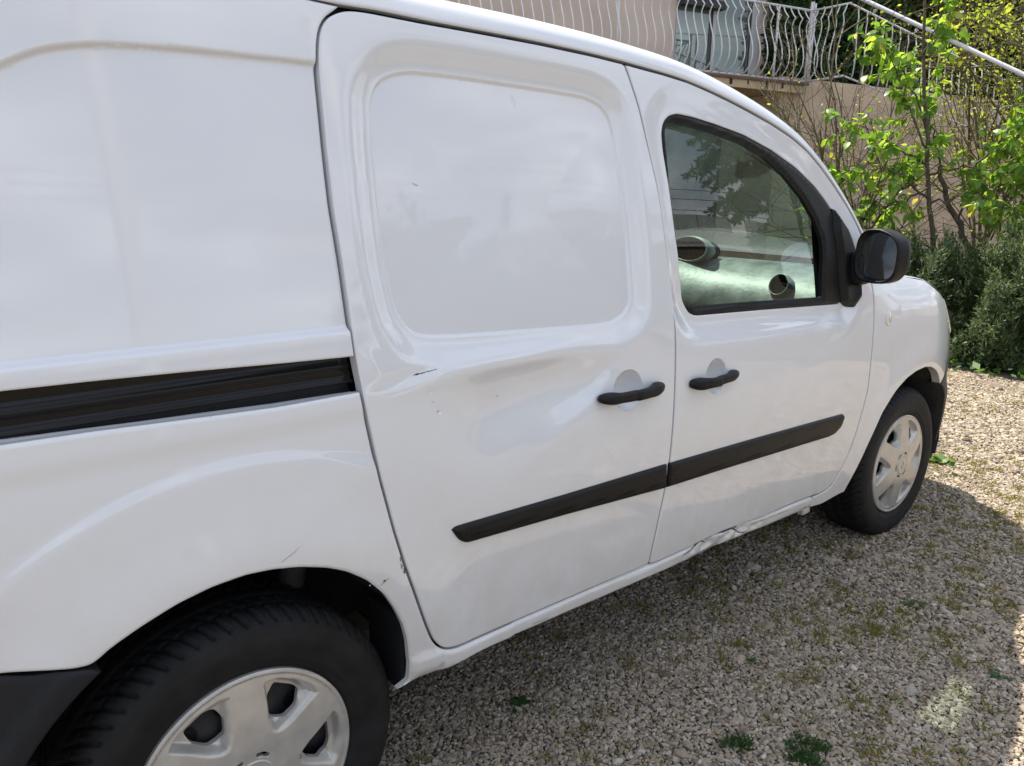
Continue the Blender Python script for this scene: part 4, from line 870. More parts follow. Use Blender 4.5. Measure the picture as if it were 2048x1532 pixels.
# ------------------------------------------------------------------ HOUSE, TERRACE, RAILINGS
C1 = np.array([10.43, 4.051, 0.]); FD = np.array([math.sin(R(105)), math.cos(R(105)), 0]); FN = np.array([-FD[1], FD[0], 0])
def fp(s, o, z): v = C1+FD*s+FN*o; return (v[0], v[1], z)
FROT = Matrix.Rotation(math.atan2(FD[1], FD[0]), 3, 'Z')
def fbox(bm, s0, s1, o0, o1, z0, z1, bev=0.):
    box_bm(bm, (0, 0, 0), (s1-s0, o1-o0, z1-z0), bev=bev); vs = [v for v in bm.verts if not v.tag]
    bmesh.ops.rotate(bm, verts=vs, cent=(0, 0, 0), matrix=FROT); bmesh.ops.translate(bm, verts=vs, vec=fp((s0+s1)/2, (o0+o1)/2, (z0+z1)/2))
    for v in vs: v.tag = True
def fb_obj(name, parent, m, *boxes, bev=0.):
    bm = bmesh.new()
    for b in boxes: fbox(bm, *b, bev=bev)
    return bm_obj(name, bm, parent, m)
PINK = mat('pinkish_beige_render', (.64, .52, .42), .9, var=.10, scale=1.5, bump=.0035, bscale=60)
OCHRE = mat('ochre_stucco', (.72, .54, .38), .92, scale=2.2, bump=.010, bscale=32, col2=(.54, .41, .29), detail=9)
SLABM = mat('yellow_ochre_slab_edge', (.60, .45, .28), .85, var=.12, scale=5, bump=.002, bscale=50)
RECSHADE = mat('recess_shade_dark', (.085, .06, .045), .95, var=.4, scale=4)  # shade of the recess and step gaps, put into the colour
WMET = mat('white_painted_iron', (.72, .70, .69), .45, var=.06, scale=30)
GFRAME = mat('grey_door_frame', (.50, .50, .48), .5, var=.05, scale=20); DKF = mat('dark_frame_gasket', (.03, .03, .03), .6)
DGLASS = glassmat('green_door_glass', (.50, .68, .62), 2.2, .35)
TERRA = mat('red_terracotta_coping', (.22, .050, .032), .8, var=.2, scale=15)
house = empty('house', fp(-3, 1.3, 0), 'beige rendered house with a glazed balcony door behind the van roof', 'house')
def under(o, p): o.parent = p; o.matrix_parent_inverse = Matrix.Translation(-p.location); return o
def hp(name, m, *boxes, bev=0.): return under(fb_obj(name, None, m, *boxes, bev=bev), house)
hp('facade_wall', PINK, (-12, -1.345, 1.30, 1.55, 2.95, 6.2), (.255, .52, 1.30, 1.55, 2.95, 6.2), (-1.345, .255, 1.30, 1.55, 5.15, 6.2))
hp('lower_wall', RECSHADE, (-12, .3, 1.28, 1.55, 0, 2.84))  # recess under the balcony: its shade is in the wall colour
hp('balcony_slab', SLABM, (-12, .02, .0, 1.30, 2.80, 2.905)); hp('balcony_floor', mat('brown_balcony_tiles', (.16, .09, .06), .6, var=.1, scale=6), (-12, .06, -.03, 1.30, 2.907, 2.935))
hp('roof', mat('clay_roof', (.30, .13, .07), .85, var=.2, scale=8), (-12.5, 1.0, .7, 5, 6.2, 6.35))
hp('room_back_wall', mat('pale_room_wall', (.30, .34, .32), .9, var=.1, scale=2), (-2.0, .6, 4.2, 4.3, 2.95, 5.3), (-2.05, -2.0, 1.55, 4.3, 2.95, 5.3), (.6, .65, 1.55, 4.3, 2.95, 5.3))
hp('room_floor', mat('room_floor', (.20, .18, .15), .5), (-2, .6, 1.56, 4.2, 2.90, 2.94)); hp('room_ceiling', mat('room_ceiling', (.6, .6, .58), .9), (-2, .6, 1.56, 4.2, 5.3, 5.34))
SOF = mat('dark_sofa', (.03, .035, .035), .8)
hp('seat', SOF, (-1.9, -.7, 1.9, 2.7, 2.95, 3.32), bev=.04); hp('seat', SOF, (-.5, .4, 2.2, 2.9, 2.95, 3.25), bev=.04)
hp('awning_box', DKF, (-1.33, -.55, 1.14, 1.28, 4.05, 4.16))
for s0, s1 in ((-1.335, -.665), (-.60, .085)):
    d = hp('balcony_door', GFRAME, (s0, s0+.012, 1.30, 1.35, 2.95, 5.1), (s1-.012, s1, 1.30, 1.35, 2.95, 5.1), (s0+.012, s1-.012, 1.30, 1.35, 2.95, 2.99)); g_ = fb_obj('glass_pane', None, DGLASS, (s0+.012, s1-.012, 1.322, 1.330, 2.99, 5.1)); g_.parent = d
hp('pane_sky_sheet', mat('turquoise_sky_tone', (.42, .62, .57), .9, var=.06, scale=3), (-1.33, .08, 1.50, 1.51, 3.22, 5.15))  # sheet added behind the panes, its colour stands for reflected sky
hp('door_stile', GFRAME, (-.665+.002, -.602, 1.285, 1.36, 2.95, 5.1), (.087, .245, 1.285, 1.36, 2.95, 5.1)); hp('door_gasket', DKF, (-.690, -.668, 1.29, 1.30, 2.96, 5.1), (.06, .084, 1.29, 1.30, 2.96, 5.1))
for s, w_, h_ in ((-1.35, .05, .07), (-1.05, .025, .05), (-.72, .05, .09), (-.42, .035, .06)):
    hp('damp_stain', mat('black_damp', (.04, .032, .026), .95, var=.4, scale=30), (s-w_/2, s+w_/2, -.0035, -.002, 2.90-h_, 2.90))
# terrace wall running on to the right
tw = empty('terrace_wall', fp(3, .15, 0), 'ochre stucco terrace wall behind the garden shrubs', 'wall')
def tp(name, m, *b, bev=0.): return under(fb_obj(name, None, m, *b, bev=bev), tw)
tp('wall_face', OCHRE, (-.34, 16, .12, .40, 0, 3.02), (-.34, -.10, .40, 1.27, 0, 2.79))
for k in range(16):
    tp('coping_tile', TERRA, (.98+k*.92, .98+k*.92+.905, .06, .44, 3.022, 3.105), bev=.008)
for s, z in ((2.02, 2.35), (3.05, 2.05), (4.1, 1.86), (2.6, 1.55)): tp('stair_gap', RECSHADE, (s-.22, s+.22, .112, .119, z, z+.05))  # shade of the step gaps laid on as thin dark strips
# balcony railing with bellied balusters
bal_o = [0, .16, .27, .335, .345, .30, .21, .14, .105, .115, .150, .195, .130, .06, .02, 0]
bal_f = [0, .045, .11, .20, .30, .42, .54, .64, .72, .77, .81, .845, .88, .93, .97, 1.]
def bal_pts(s0, o0, z0, z1, fs, fo, k=.55):
    return [tuple(np.array(fp(s0+fs*b*k, o0+fo*b*k, z0+(z1-z0)*f))) for b, f in zip(bal_o, bal_f)]
rail = empty('balcony_railing', fp(-3, 0, 2.94), 'white wrought iron balcony railing with bellied bars', 'railing')
def rp_(name, pts, r, n=6, par=None, m=WMET): return under(tube(name, pts, r, None, m, n), par or rail)
b0 = rp_('baluster', bal_pts(0, 0, 2.955, 3.885, 0, -1), .0085, 6); base_m = b0.data; b0.location = Vector(FD*0)-Vector((0, 0, 0))
first = b0
for i in range(62):
    s = -.135-.131*i
    o = b0.copy(); COL.objects.link(o); o.location = b0.location+Vector(FD*s)
    if i % 11 == 6: pass
rp_('top_rail', [fp(-9, 0, 3.89), fp(0, 0, 3.89)], .016); rp_('bottom_rail', [fp(-9, 0, 2.955), fp(0, 0, 2.955)], .016)
rp_('corner_post', [fp(0.0, 0, 2.80), fp(0, 0, 4.0)], .030, 4); rp_('corner_post', [fp(.10, .04, 2.95), fp(.10, .04, 4.0)], .018, 4)
for s in (-.61, -3.2, -5.8): rp_('rail_post', [fp(s, 0, 2.85), fp(s, 0, 3.9)], .020, 4)
rp_('top_rail', [fp(0, 0, 3.89), fp(.02, -.65, 3.87)], .013); rp_('bottom_rail', [fp(0, 0, 2.955), fp(.02, -.65, 2.965)], .016)
for i in range(5):
    o_ = -.11-.125*i; rp_('baluster', bal_pts(.0, o_, 2.965, 3.875, -1, -.1, .35), .0085)
# stair railing going down to the right
srail = empty('stair_railing', fp(1.5, -.65, 2.9), 'white iron stair railing with scrolls sloping down behind the shrubs', 'railing')
zt2 = lambda s: 3.86-.20*s; zb2 = lambda s: 2.965-.19*s
rp_('top_rail', [fp(.02, -.65, zt2(0)), fp(7.5, -.65, zt2(7.5))], .012, par=srail); rp_('bottom_rail', [fp(.02, -.65, zb2(0)), fp(7.5, -.65, zb2(7.5))], .012, par=srail)
HB0, HB1 = np.array(HR0), np.array(HR1); hd = HB1-HB0; hrl = empty('pipe_handrail', (HB1[0], HB1[1], 0), 'thick pale pipe handrail sloping down across the upper right corner', 'handrail')
TUBM = mat('lilac_white_tube', (.58, .58, .62), .4, var=.05, scale=20)
under(tube('handrail_tube', [HB0-hd*.35, HB0, HB1, HB1+hd*.25], .019, None, TUBM, 12), hrl)
for i in range(42):
    s = .17+.17*i; rp_('baluster', bal_pts(s, -.65, zb2(s), zt2(s), -.6, -.8, .33), .0085, par=srail)
for i in range(9):
    s = .48+.86*i; c = (zt2(s)+3.925-.172*(s-.175))/2; r = .030
    pts = [fp(s+r*(1-t/9)*math.cos(t)*1.2, -.65, c+r*(1-t/9)*math.sin(t)) for t in np.linspace(0, 7.5, 22)]+[fp(s-.05, -.65, zt2(s)+.01)]
    rp_('scroll', pts, .006, 5, par=srail)
# ------------------------------------------------------------------ VEGETATION
BARK = mat('grey_brown_bark', (.10, .075, .058), .9, var=.35, scale=25, bump=.004, bscale=60); TWIG = mat('brown_twig', (.085, .06, .042), .9, var=.3, scale=30)
YTW = mat('olive_twig', (.13, .105, .055), .9, var=.3, scale=30)
def wob(pts, amp, n=10):
    p = np.array(pts, float); l = np.r_[0, np.cumsum(np.linalg.norm(np.diff(p, axis=0), axis=1))]; s = np.linspace(0, l[-1], n); q = np.stack([np.interp(s, l, p[:, i]) for i in range(3)], 1)
    q[1:-1] += rng.normal(size=(n-2, 3))*amp; return q
def leaf_geo(n_seg=3, L_=1., W_=.62, fold=.22, droop=.35):
    V = []; F = []
    for t, w in ((0, .04), (.18, .72), (.42, 1.), (.68, .78), (.88, .34), (1., .02)):
        z = -droop*t*t; V += [(t, -w*W_/2, z+fold*w*.25), (t, 0, z), (t, w*W_/2, z+fold*w*.25)]
    for i in range(5):
        o = i*3; F += [(o, o+3, o+4, o+1), (o+1, o+4, o+5, o+2)]
    return np.array(V), F
LV, LF = leaf_geo()
def leaf_mat_obj(name, ramp, tw):
    m = leafmat(name, ramp[0], ramp[1], tw=tw, rough=.38); t = m.node_tree; rp = [n for n in t.nodes if n.type == 'VALTORGB'][0]; g = [n for n in t.nodes if n.type == 'NEW_GEOMETRY'][0]
    oi = t.nodes.new('ShaderNodeObjectInfo'); a = t.nodes.new('ShaderNodeMath'); a.operation = 'ADD'; f = t.nodes.new('ShaderNodeMath'); f.operation = 'FRACT'
    t.links.new(g.outputs['Random Per Island'], a.inputs[0]); t.links.new(oi.outputs['Random'], a.inputs[1]); t.links.new(a.outputs[0], f.inputs[0]); t.links.new(f.outputs[0], rp.inputs[0])
    if len(ramp) > 2:
        for p_, c in ramp[2:]: e = rp.color_ramp.elements.new(p_); e.color = (*c, 1)
    return m
BROAD = leaf_mat_obj('broad_spring_leaf', [(.07, .15, .028), (.33, .43, .09), (.5, (.15, .27, .04)), (.91, (.26, .40, .07)), (.975, (.36, .29, .07))], .5)
def frame_from(d, up):
    d = d/np.linalg.norm(d); s = np.cross(up, d); s /= np.linalg.norm(s)+1e-9; return np.stack([d, s, np.cross(d, s)], 1)
def leafy_tree():
    base = (7.62, .93, 0.)
    t = empty('leafy_sapling', base, 'slender young tree with broad bright green spring leaves', 'tree'); off = np.array(base)
    branches = [([(7.62, .93, 0), (7.6, .946, .883), (7.571, 1.022, 1.255), (7.547, 1.083, 1.669), (7.515, 1.163, 2.12), (7.485, 1.234, 2.605), (7.468, 1.277, 3.035), (7.454, 1.308, 3.6)], .030, .010, 'trunk'),
        ([(8.02, .70, 0), (7.981, .768, .882), (7.937, .896, 1.164), (7.9, 1.0, 1.352), (7.862, 1.1, 1.681)], .042, .022, 'trunk')]
    br = [[(7.538, 1.106, 1.805), (7.28, 1.206, 2.148), (7.122, 1.318, 2.487), (6.963, 1.425, 2.815)], [(7.563, 1.041, 1.348), (7.183, 1.179, 1.567), (6.985, 1.379, 1.652), (6.896, 1.565, 1.584)],
        [(7.547, 1.083, 1.669), (7.246, 1.287, 1.841), (7.061, 1.453, 1.97), (6.983, 1.615, 2.039)], [(7.524, 1.139, 1.985), (7.249, 1.278, 2.454), (7.058, 1.459, 2.749)],
        [(7.937, .896, 1.164), (7.784, .728, 1.446), (7.724, .592, 1.799), (7.684, .384, 2.086)], [(7.556, 1.06, 1.578), (7.545, .805, 1.664), (7.529, .544, 1.617), (7.602, .31, 1.701)],
        [(7.565, 1.035, 1.302), (7.531, .842, 1.351), (7.513, .592, 1.421), (7.591, .345, 1.489)], [(7.48, 1.24, 2.6), (7.40, 1.10, 2.95), (7.35, .98, 3.2)], [(7.862, 1.1, 1.681), (7.75, 1.2, 2.1), (7.6, 1.35, 2.5)],
        [(7.56, 1.05, 1.45), (7.3, 1.25, 1.30), (7.15, 1.42, 1.26)], [(7.6, .7, 1.65), (7.55, .45, 1.95), (7.5, .2, 2.2)], [(7.53, .6, 1.4), (7.5, .3, 1.25), (7.5, .05, 1.3)], [(7.6, .25, 1.7), (7.6, 0, 1.75), (7.6, -.2, 1.7)]]
    for pts, r0, r1, nm in branches:
        q = wob(pts, .008, 18); V, F = tube_arrays(q-off, np.linspace(r0, r1, len(q)), 8); link(nm, fast_mesh(nm, V, np.array(F), True), t, BARK)
    leaves = []
    for b in br:
        q = wob(b, .015, 14); V, F = tube_arrays(q-off, np.linspace(.012, .003, len(q)), 5); link('branch', fast_mesh('branch', V, np.array(F), True), t, BARK)
        seg = []
        for i in range(2, 14):
            if rng.random() < .95:
                d = q[i]-q[i-1]; d = d/np.linalg.norm(d)+rng.normal(size=3)*.65; d /= np.linalg.norm(d); tw_ = q[i]+np.outer(np.linspace(0, .10+.22*rng.random(), 6), d)+np.outer(np.linspace(0, 1, 6)**2, [0, 0, -.05]); seg.append((tw_-off, .0022))
                for j in range(1, 6):
                    for _ in range(3 if j > 2 else 1): leaves.append((tw_[j], d))
            if i > 5: leaves.append((q[i], q[i]-q[i-1]))
        for _ in range(12): leaves.append((q[-1]+rng.normal(size=3)*.02, q[-1]-q[-2]))
        tubes('twig', seg, t, TWIG, 4)['kind'] = 'stuff'
    L2 = []
    for c, d in leaves:
        dd_ = d/np.linalg.norm(d)*.35+rng.normal(size=3)*.6; dd_[2] -= .45; s = .056+.058*rng.random(); up = np.array([0, 0, 1.])+rng.normal(size=3)*.45
        L2.append((c+dd_/np.linalg.norm(dd_)*.012, frame_from(dd_, up), s))
    L2.sort(key=lambda a: -a[2]); me = mesh('leaf', LV, LF, True); me.materials.append(BROAD)
    for c, Fm, s in L2[:290]:
        o = bpy.data.objects.new('leaf', me); COL.objects.link(o); o.parent = t; Mx = Matrix(Fm.tolist()).to_4x4(); Mx = Matrix.Translation(Vector(c-off)) @ Mx @ Matrix.Diagonal((s, s, s, 1)); o.matrix_local = Mx
    VV, FF = [], []; k = 0
    for c, Fm, s in L2[290:]: VV.append((LV*s) @ Fm.T+c-off); FF.append(np.array(LF)+k); k += len(LV)
    if VV: o = link('foliage', fast_mesh('foliage', np.vstack(VV), np.vstack(FF), True), t, BROAD); o['kind'] = 'stuff'
leafy_tree()
def grow(base, dirs, length, levels, nkid, seed, shrink=.62, wig=.05, up=.15, r0=.02):
    rg = np.random.default_rng(seed); out = []; tips = []
    def rec(p, d, L_, lev, r):
        n = 7; pts = [p]; dd_ = d/np.linalg.norm(d)
        for i in range(n): dd_ = dd_+rg.normal(size=3)*wig; dd_[2] += up/n; dd_ /= np.linalg.norm(dd_); pts.append(pts[-1]+dd_*L_/n)
        pts = np.array(pts); out.append((pts, np.linspace(r, r*.5, n+1), lev))
        for i in range(2, n+1): tips.append((pts[i], dd_, lev))
        if lev < levels:
            for k in range(nkid):
                i = rg.integers(2, n+1); nd = dd_+rg.normal(size=3)*.55; nd[2] += .1; rec(pts[i], nd, L_*shrink*(.7+.5*rg.random()), lev+1, r*.55)
    for d in dirs: rec(np.array(base)+rg.normal(size=3)*[.05, .05, 0], np.array(d, float), length*(.8+.4*rg.random()), 0, r0*(.7+.6*rg.random()))
    return out, tips
def quads(C0, size, nrm=None, asp=.6, jit_=.35, tri=False):
    n = len(C0); a = rng.normal(size=(n, 3)); a[:, 2] *= .6; a /= np.linalg.norm(a, axis=1, keepdims=True); b = np.cross(a, rng.normal(size=(n, 3))); b /= np.linalg.norm(b, axis=1, keepdims=True)
    s = size*np.exp(rng.normal(size=n)*jit_); s = s[:, None]
    V = np.stack([C0, C0+a*s*.5+b*s*asp*.5, C0+a*s, C0+a*s*.5-b*s*asp*.5], 1).reshape(-1, 3); return V, np.arange(4*n).reshape(n, 4)
def shrub(name, label, base, dirs, length, levels, nkid, seed, mt, leafm, lsize, lden, cat='shrub', r0=.02, asp=.6, group=None, **kw):
    t = empty(name, base, label, cat, group); out, tips = grow((0, 0, 0), dirs, length, levels, nkid, seed, r0=r0, **kw)
    for lev in (0,):
        for p_, r_, l_ in out:
            if l_ == 0: V, F = tube_arrays(p_, r_, 6); link('stem', fast_mesh('stem', V, np.array(F), True), t, mt)
    o = tubes('twigs', [(p_, r_) for p_, r_, l_ in out if l_ > 0], t, mt, 4); o['kind'] = 'stuff'
    T_ = np.array([p_ for p_, d, l in tips if l >= max(1, levels-1)]); T_ = T_[rng.random(len(T_)) < lden] if lden < 1 else np.repeat(T_, int(lden), 0)
    if len(T_):
        V, F = quads(T_+rng.normal(size=T_.shape)*.018, lsize, asp=asp); o = link('foliage', fast_mesh('foliage', V, F), t, leafm); o['kind'] = 'stuff'
    return t
BUD = leafmat('yellow_green_bud', (.14, .20, .03), (.33, .39, .06), tw=.5); DGRN = leafmat('dark_evergreen_leaf', (.016, .042, .012), (.055, .115, .028), tw=.3, rough=.5); MGRN = leafmat('mid_green_leaf', (.03, .085, .015), (.075, .16, .03), tw=.35)
shrub('bare_shrub', 'nearly leafless brown shrub against the terrace wall below the balcony corner', (7.83, 2.15, 0), [(0, .0, 1.), (.06, .12, 1), (-.05, .25, 1), (.08, -.12, 1)], 1.9, 3, 4, 11, YTW, BUD, .022, .10, r0=.022, wig=.09, group='shrubs in the bed')
shrub('bare_shrub', 'thin leafless shrub with reddish stems between the balcony corner and the leafy sapling', (8.3, 1.75, 0), [(.1, .1, 1.), (-.1, .2, 1), (0, -.15, 1), (.1, .3, 1)], 1.9, 3, 4, 12, TWIG, BUD, .022, .22, r0=.015, wig=.09, group='shrubs in the bed')
shrub('budding_shrub', 'tall shrub full of tiny yellow green buds over the stair railing', (8.95, .85, 0), [(0, 0, 1.), (.1, .2, 1), (-.1, -.25, 1), (.05, -.45, 1), (.0, .35, 1), (-.15, .05, 1)], 2.3, 3, 5, 13, YTW, BUD, .036, 1, r0=.02, wig=.08, group='shrubs in the bed')
shrub('budding_shrub', 'tall budding shrub at the far right of the stair railing', (9.0, -.10, 0), [(0, 0, 1.), (.1, .3, 1), (-.1, -.25, 1), (.05, .5, 1), (0, -.5, 1)], 2.4, 3, 5, 14, YTW, BUD, .036, 1, r0=.02, wig=.08, group='shrubs in the bed')
shrub('budding_shrub', 'thicket of upright green stems between the sapling trunks and the wall', (8.6, .25, 0), [(0, .1*k-.4, 1.) for k in range(9)], 1.35, 2, 4, 15, YTW, MGRN, .04, .5, r0=.009, wig=.05, group='shrubs in the bed')
# leafy sprays of the undergrowth on the stem left of the sapling
shrub('leafy_shrub', 'low shrub with drooping green leaves on a dark stem next to the door mirror', (7.05, 1.47, 0), [(0, 0, 1.), (.05, .05, 1)], 1.45, 2, 4, 21, BARK, BROAD, .085, .9, r0=.028, wig=.06, group='shrubs in the bed')
def rosemary(name, label, c, rx, ry, h, n, seed):
    rg = np.random.default_rng(seed); t = empty(name, (c[0], c[1], 0), label, 'bush', 'low evergreen bushes edging the gravel')
    th = rg.random(n)*6.283; u = rg.random(n)**.45; el = np.arccos(rg.random(n)*.98); r = .55+.45*u
    lump = 1+.16*np.sin(th*5+el*4+seed)+.12*np.sin(th*9-el*7+seed*2)+.08*np.sin(th*17+el*13)
    D_ = np.c_[np.cos(th)*np.sin(el), np.sin(th)*np.sin(el), np.cos(el)]; C0 = D_*np.c_[np.full(n, rx), np.full(n, ry), np.full(n, h)]*(r*lump)[:, None]; C0[:, 2] = np.abs(C0[:, 2])+.02
    V, F = [], []; dirn = D_*.5+rg.normal(size=(n, 3))*.35; dirn[:, 2] += .75; dirn /= np.linalg.norm(dirn, axis=1, keepdims=True)
    # each sprig: 7 narrow leaves round a short axis
    VV, FF = [], []; k = 7; ax = dirn; o = 0
    for j in range(k):
        a = np.cross(ax, rg.normal(size=(n, 3))); a /= np.linalg.norm(a, axis=1, keepdims=True); s = .028*np.exp(rg.normal(size=(n, 1))*.25); bs = C0+ax*(.012*j); tip = bs+(a*.75+ax*.7)*s; w = np.cross(a, ax)*s*.16
        VV.append(np.stack([bs-w, bs+w, tip+w*.6, tip-w*.6], 1).reshape(-1, 3)); FF.append(np.arange(4*n).reshape(n, 4)+o); o += 4*n
    p_ = link('foliage', fast_mesh('foliage', np.vstack(VV), np.vstack(FF)), t, ROSE); p_['kind'] = 'stuff'
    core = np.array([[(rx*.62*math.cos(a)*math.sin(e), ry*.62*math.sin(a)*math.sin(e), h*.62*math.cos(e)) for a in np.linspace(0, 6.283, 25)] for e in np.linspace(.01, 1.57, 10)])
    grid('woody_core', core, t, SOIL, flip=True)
    sg = [(np.array([(0, 0, 0), (rg.normal()*rx*.25, rg.normal()*ry*.25, h*.4), (rg.normal()*rx*.45, rg.normal()*ry*.45, h*.85)]), .008) for _ in range(12)]; o = tubes('stems', sg, t, TWIG, 4); o['kind'] = 'stuff'
ROSE = leafmat('rosemary_leaf', (.018, .040, .013), (.125, .175, .065), tw=.3, rough=.5)
rosemary('rosemary_bush', 'grey green needle leaved bush directly in front of the van nose', (7.05, .75), .55, .55, .88, 9500, 31)
rosemary('rosemary_bush', 'larger needle leaved bush right of the van nose, taller than its neighbour', (7.15, -.05), .68, .60, .98, 12500, 32)
rosemary('rosemary_bush', 'needle leaved bush at the right edge of the view', (7.05, -.95), .72, .60, .92, 10500, 33)
rosemary('rosemary_bush', 'low needle leaved bush behind the door mirror', (7.4, 1.45), .45, .5, .62, 5500, 34)
P = np.c_[rng.uniform(6.2, 7.6, 1500), rng.uniform(-2.2, 1.6, 1500)]; P = P[np.abs(P[:, 0]-(6.42+.12*P[:, 1]**2*.3)) < .30]
V, F = quads(np.c_[P, .02+.07*rng.random(len(P))], .05, asp=.5); tag(link('undergrowth', fast_mesh('undergrowth', V, F), None, MGRN), 'small green leaves along the edge of the planting bed', kind='stuff')
# dense hedge behind the balcony end and above the stairs
def hedge(name, label, s0, s1, o0, o1, z0, z1, n, m, seed, sz=.09, cat='hedge'):
    rg = np.random.default_rng(seed); t = empty(name, fp((s0+s1)/2, (o0+o1)/2, 0), label, cat, None); c = np.array(t.location)
    s = rg.uniform(s0, s1, n); z = z0+(z1-z0)*rg.random(n)**.9; o = rg.uniform(o0, o1, n); o = o0+(o-o0)*(.5+.5*np.sin(s*4+z*3+seed)**2)
    P = np.array(C1)[None]+FD[None]*s[:, None]+FN[None]*o[:, None]; P[:, 2] = z; V, F = quads(P-c, sz, asp=.55); q = link('foliage', fast_mesh('foliage', V, F), t, m); q['kind'] = 'stuff'
    sg = [(np.array([fp(a, (o0+o1)/2, 0), fp(a+.05, (o0+o1)/2, (z1)*.8)])-c, .04) for a in np.arange(s0+.3, s1, .7)]
    for p_, r_ in sg: V, F = tube_arrays(p_, [r_]*2, 6); link('stem', fast_mesh('stem', V, np.array(F), True), t, BARK)
hedge('evergreen_hedge', 'dark evergreen hedge behind the end of the balcony', .35, 3.2, .9, 1.9, 2.2, 5.8, 42000, DGRN, 41, .085)
hedge('evergreen_hedge', 'dark mass of branches and leaves above the stairs at the upper right', 3.2, 9.5, 1.2, 2.6, 2.4, 6.6, 60000, leafmat('olive_mixed_leaf', (.020, .030, .010), (.085, .10, .022), tw=.3), 42, .11)
# ------------------------------------------------------------------ what the van reflects: conifer, garden wall with fence, wires
def conifer(x, y, h, z0, rmax, label):
    t = empty('conifer', (x, y, 0), label, 'tree'); V, F = tube_arrays([(0, 0, 0), (.03, .02, h*.5), (0, 0, h)], [.16, .10, .02], 8); link('trunk', fast_mesh('trunk', V, np.array(F), True), t, BARK)
    C0 = []; sg = []
    for i in range(260):
        f = rng.random()**.85; z = z0+(h-z0)*f; r = rmax*(min(1, (f+.02)/.28)**.7)*(1-max(0, f-.25)/.78)**.85*(.75+.35*rng.random()); a = rng.random()*6.283; d = np.array([math.cos(a), math.sin(a), 0])
        n = 8; pts = np.array([d*r*k/n+np.array([0, 0, z+.10*r*math.sin(k/n*3)-.12*r*(k/n)**2]) for k in range(n+1)]); sg.append((pts, np.linspace(.018, .004, n+1)))
        for k in range(2, n+1):
            for s_ in (-1, 1):
                w = .30*(1-(k/n)*.75)*(.6+.6*rng.random()); sd = np.array([-d[1], d[0], 0])*s_+d*.7
                for q in np.linspace(.05, 1, 9): C0.append(pts[k]+sd*w*q+np.array([0, 0, -.08*q*w+rng.normal()*.012]))
    C0 = np.array(C0); C0 = np.repeat(C0, 3, 0)+rng.normal(size=(len(C0)*3, 3))*.02; V, F = quads(C0, .10, asp=.34); o = link('foliage', fast_mesh('foliage', V, F), t, DGRN); o['kind'] = 'stuff'
    tubes('branches', sg, t, BARK, 4)['kind'] = 'stuff'
def round_tree(x, y, h, r, z0, n, label, m):
    t = empty('reflection_tree', (x, y, 0), label, 'tree', 'unseen trees added to darken the paint reflections'); V, F = tube_arrays([(0, 0, 0), (.05, .03, h*.5), (0, 0, h*.9)], [.12, .08, .03], 7); link('trunk', fast_mesh('trunk', V, np.array(F), True), t, BARK)
    d = rng.normal(size=(n, 3)); d /= np.linalg.norm(d, axis=1, keepdims=True); q = rng.random((n, 1))**.4; lump = 1+.2*np.sin(d[:, :1]*5+d[:, 2:]*4)+.15*np.sin(d[:, 1:2]*9)
    P = d*q*lump*np.array([[r, r, (h-z0)/2]])+np.array([[0, 0, (h+z0)/2]]); V, F = quads(P, .20, asp=.7); o = link('foliage', fast_mesh('foliage', V, F), t, m); o['kind'] = 'stuff'
for a_ in ((8.2, -11.2, 3.9, 1.7, .4, 'rounded tree added behind the viewer for dark reflections, taller than its neighbour'), (11.0, -10.6, 3.3, 1.5, .4, 'low rounded tree added beside the conifer for dark reflections')):  # out of view, added so the paint reflects something dark
    round_tree(*a_[:5], 5200, a_[5], DGRN)
conifer(11.6, -5.9, 9.0, 2.0, 1.75, 'tall dark conifer mirrored in the van side window')
gw = empty('garden_wall', (15, -13.2, 0), 'pale garden wall with a panelled fence on top, mirrored in the van window', 'wall')
bm = bmesh.new(); box_bm(bm, (7, 0, 1.9), (22, .3, 3.8)); bm_obj('wall_face', bm, gw, mat('brown_render', (.10, .08, .06), .9, var=.12, scale=1))
bm = bmesh.new(); box_bm(bm, (7, .17, 3.55), (22.02, .06, .5)); bm_obj('wall_band', bm, gw, mat('pale_band', (.42, .42, .42), .8, var=.08, scale=2))
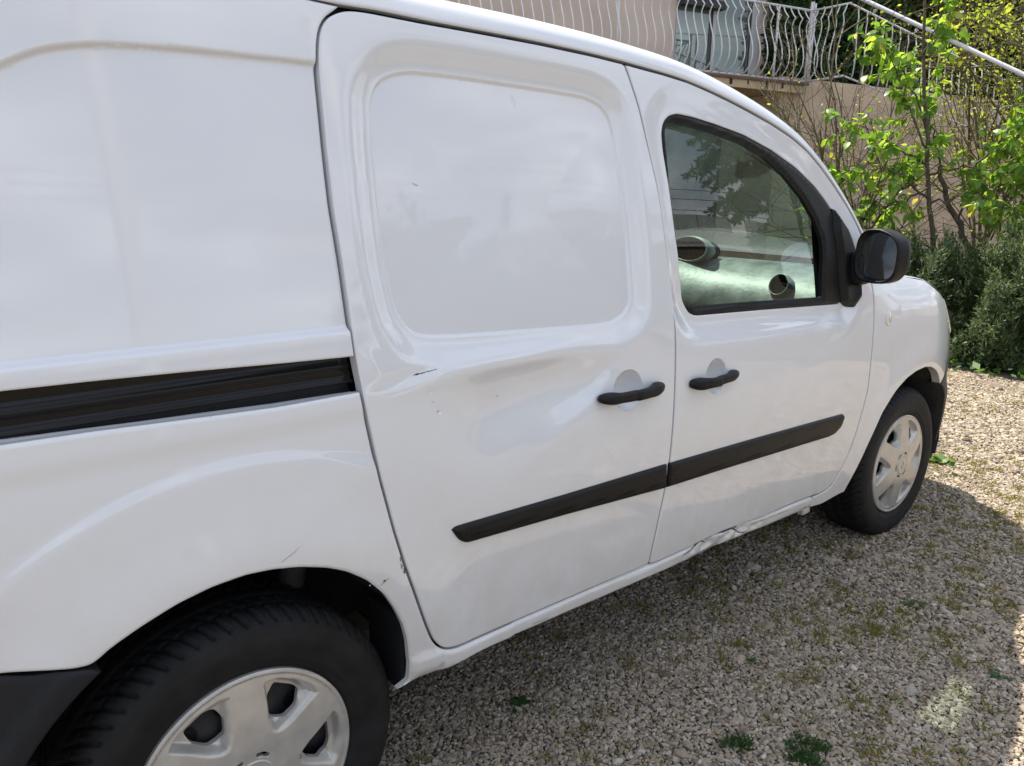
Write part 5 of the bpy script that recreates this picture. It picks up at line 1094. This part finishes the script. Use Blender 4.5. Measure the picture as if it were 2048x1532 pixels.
for i in range(18):
    bm = bmesh.new(); box_bm(bm, (-3.6+i*1.22, 0, 4.08), (1.16, .05, .52), bev=.01); bm_obj('fence_panel', bm, gw, mat('white_fence_panel', (.7, .7, .7), .5) if i == 9 else BK_GREY if 'BK_GREY' in globals() else globals().setdefault('BK_GREY', mat('grey_fence_panel', (.18, .185, .20), .6, var=.1, scale=3)))
lw = empty('low_boundary_wall', (-4, -13.2, 0), 'low pale boundary wall on the far side of the yard, behind the viewer', 'wall')
bm = bmesh.new(); box_bm(bm, (0, 0, .8), (30, .25, 1.6)); bm_obj('wall_face', bm, lw, mat('cream_render', (.22, .20, .17), .9, var=.1, scale=1)); bm = bmesh.new(); box_bm(bm, (0, 0, 1.64), (30.1, .34, .08), bev=.01); bm_obj('coping', bm, lw, TERRA)
for x_, y_, l_ in ((1.30, -5.9, 'unseen white post added to mirror as a pale stripe in the rear side panel'), (3.08, -5.5, 'unseen white post added to mirror as a pale stripe in the sliding door')):  # out of view, added to put pale stripes into the paint reflections
    bm = bmesh.new(); bmesh.ops.create_cone(bm, cap_ends=True, segments=20, radius1=.09, radius2=.09, depth=4.6); bmesh.ops.translate(bm, verts=bm.verts, vec=(x_, y_, 2.3)); box_bm(bm, (x_, y_, 4.64), (.16, .16, .06), bev=.01)
    tag(bm_obj('reflection_post', bm, None, mat('reflection_post_paint', (.50, .50, .50) if x_ < 2 else (.80, .79, .77), .5)), l_, 'post', 'posts added for pale reflections')  # each post's grey sets how strong its stripe reads
WIRE = mat('black_cable', (.02, .02, .02), .6)
for k, (za, zb, yy_) in enumerate(((7.4, 7.3, -11), (5.1, 5.6, -12.5), (4.95, 5.35, -12.6), (4.8, 5.0, -12.7))):
    pts = [(-10+50*t, yy_-.6*k*t, za+(zb-za)*t-.6*4*t*(1-t)*.5) for t in np.linspace(0, 1, 24)]
    o = tube('overhead_cable', pts, .014, None, WIRE, 5); tag(o, ['highest overhead cable crossing the sky mirrored in the window', 'upper of the three low cables mirrored in the window', 'middle one of the three low cables mirrored in the window', 'lowest of the three cables mirrored in the window'][k], 'cable', 'overhead cables')
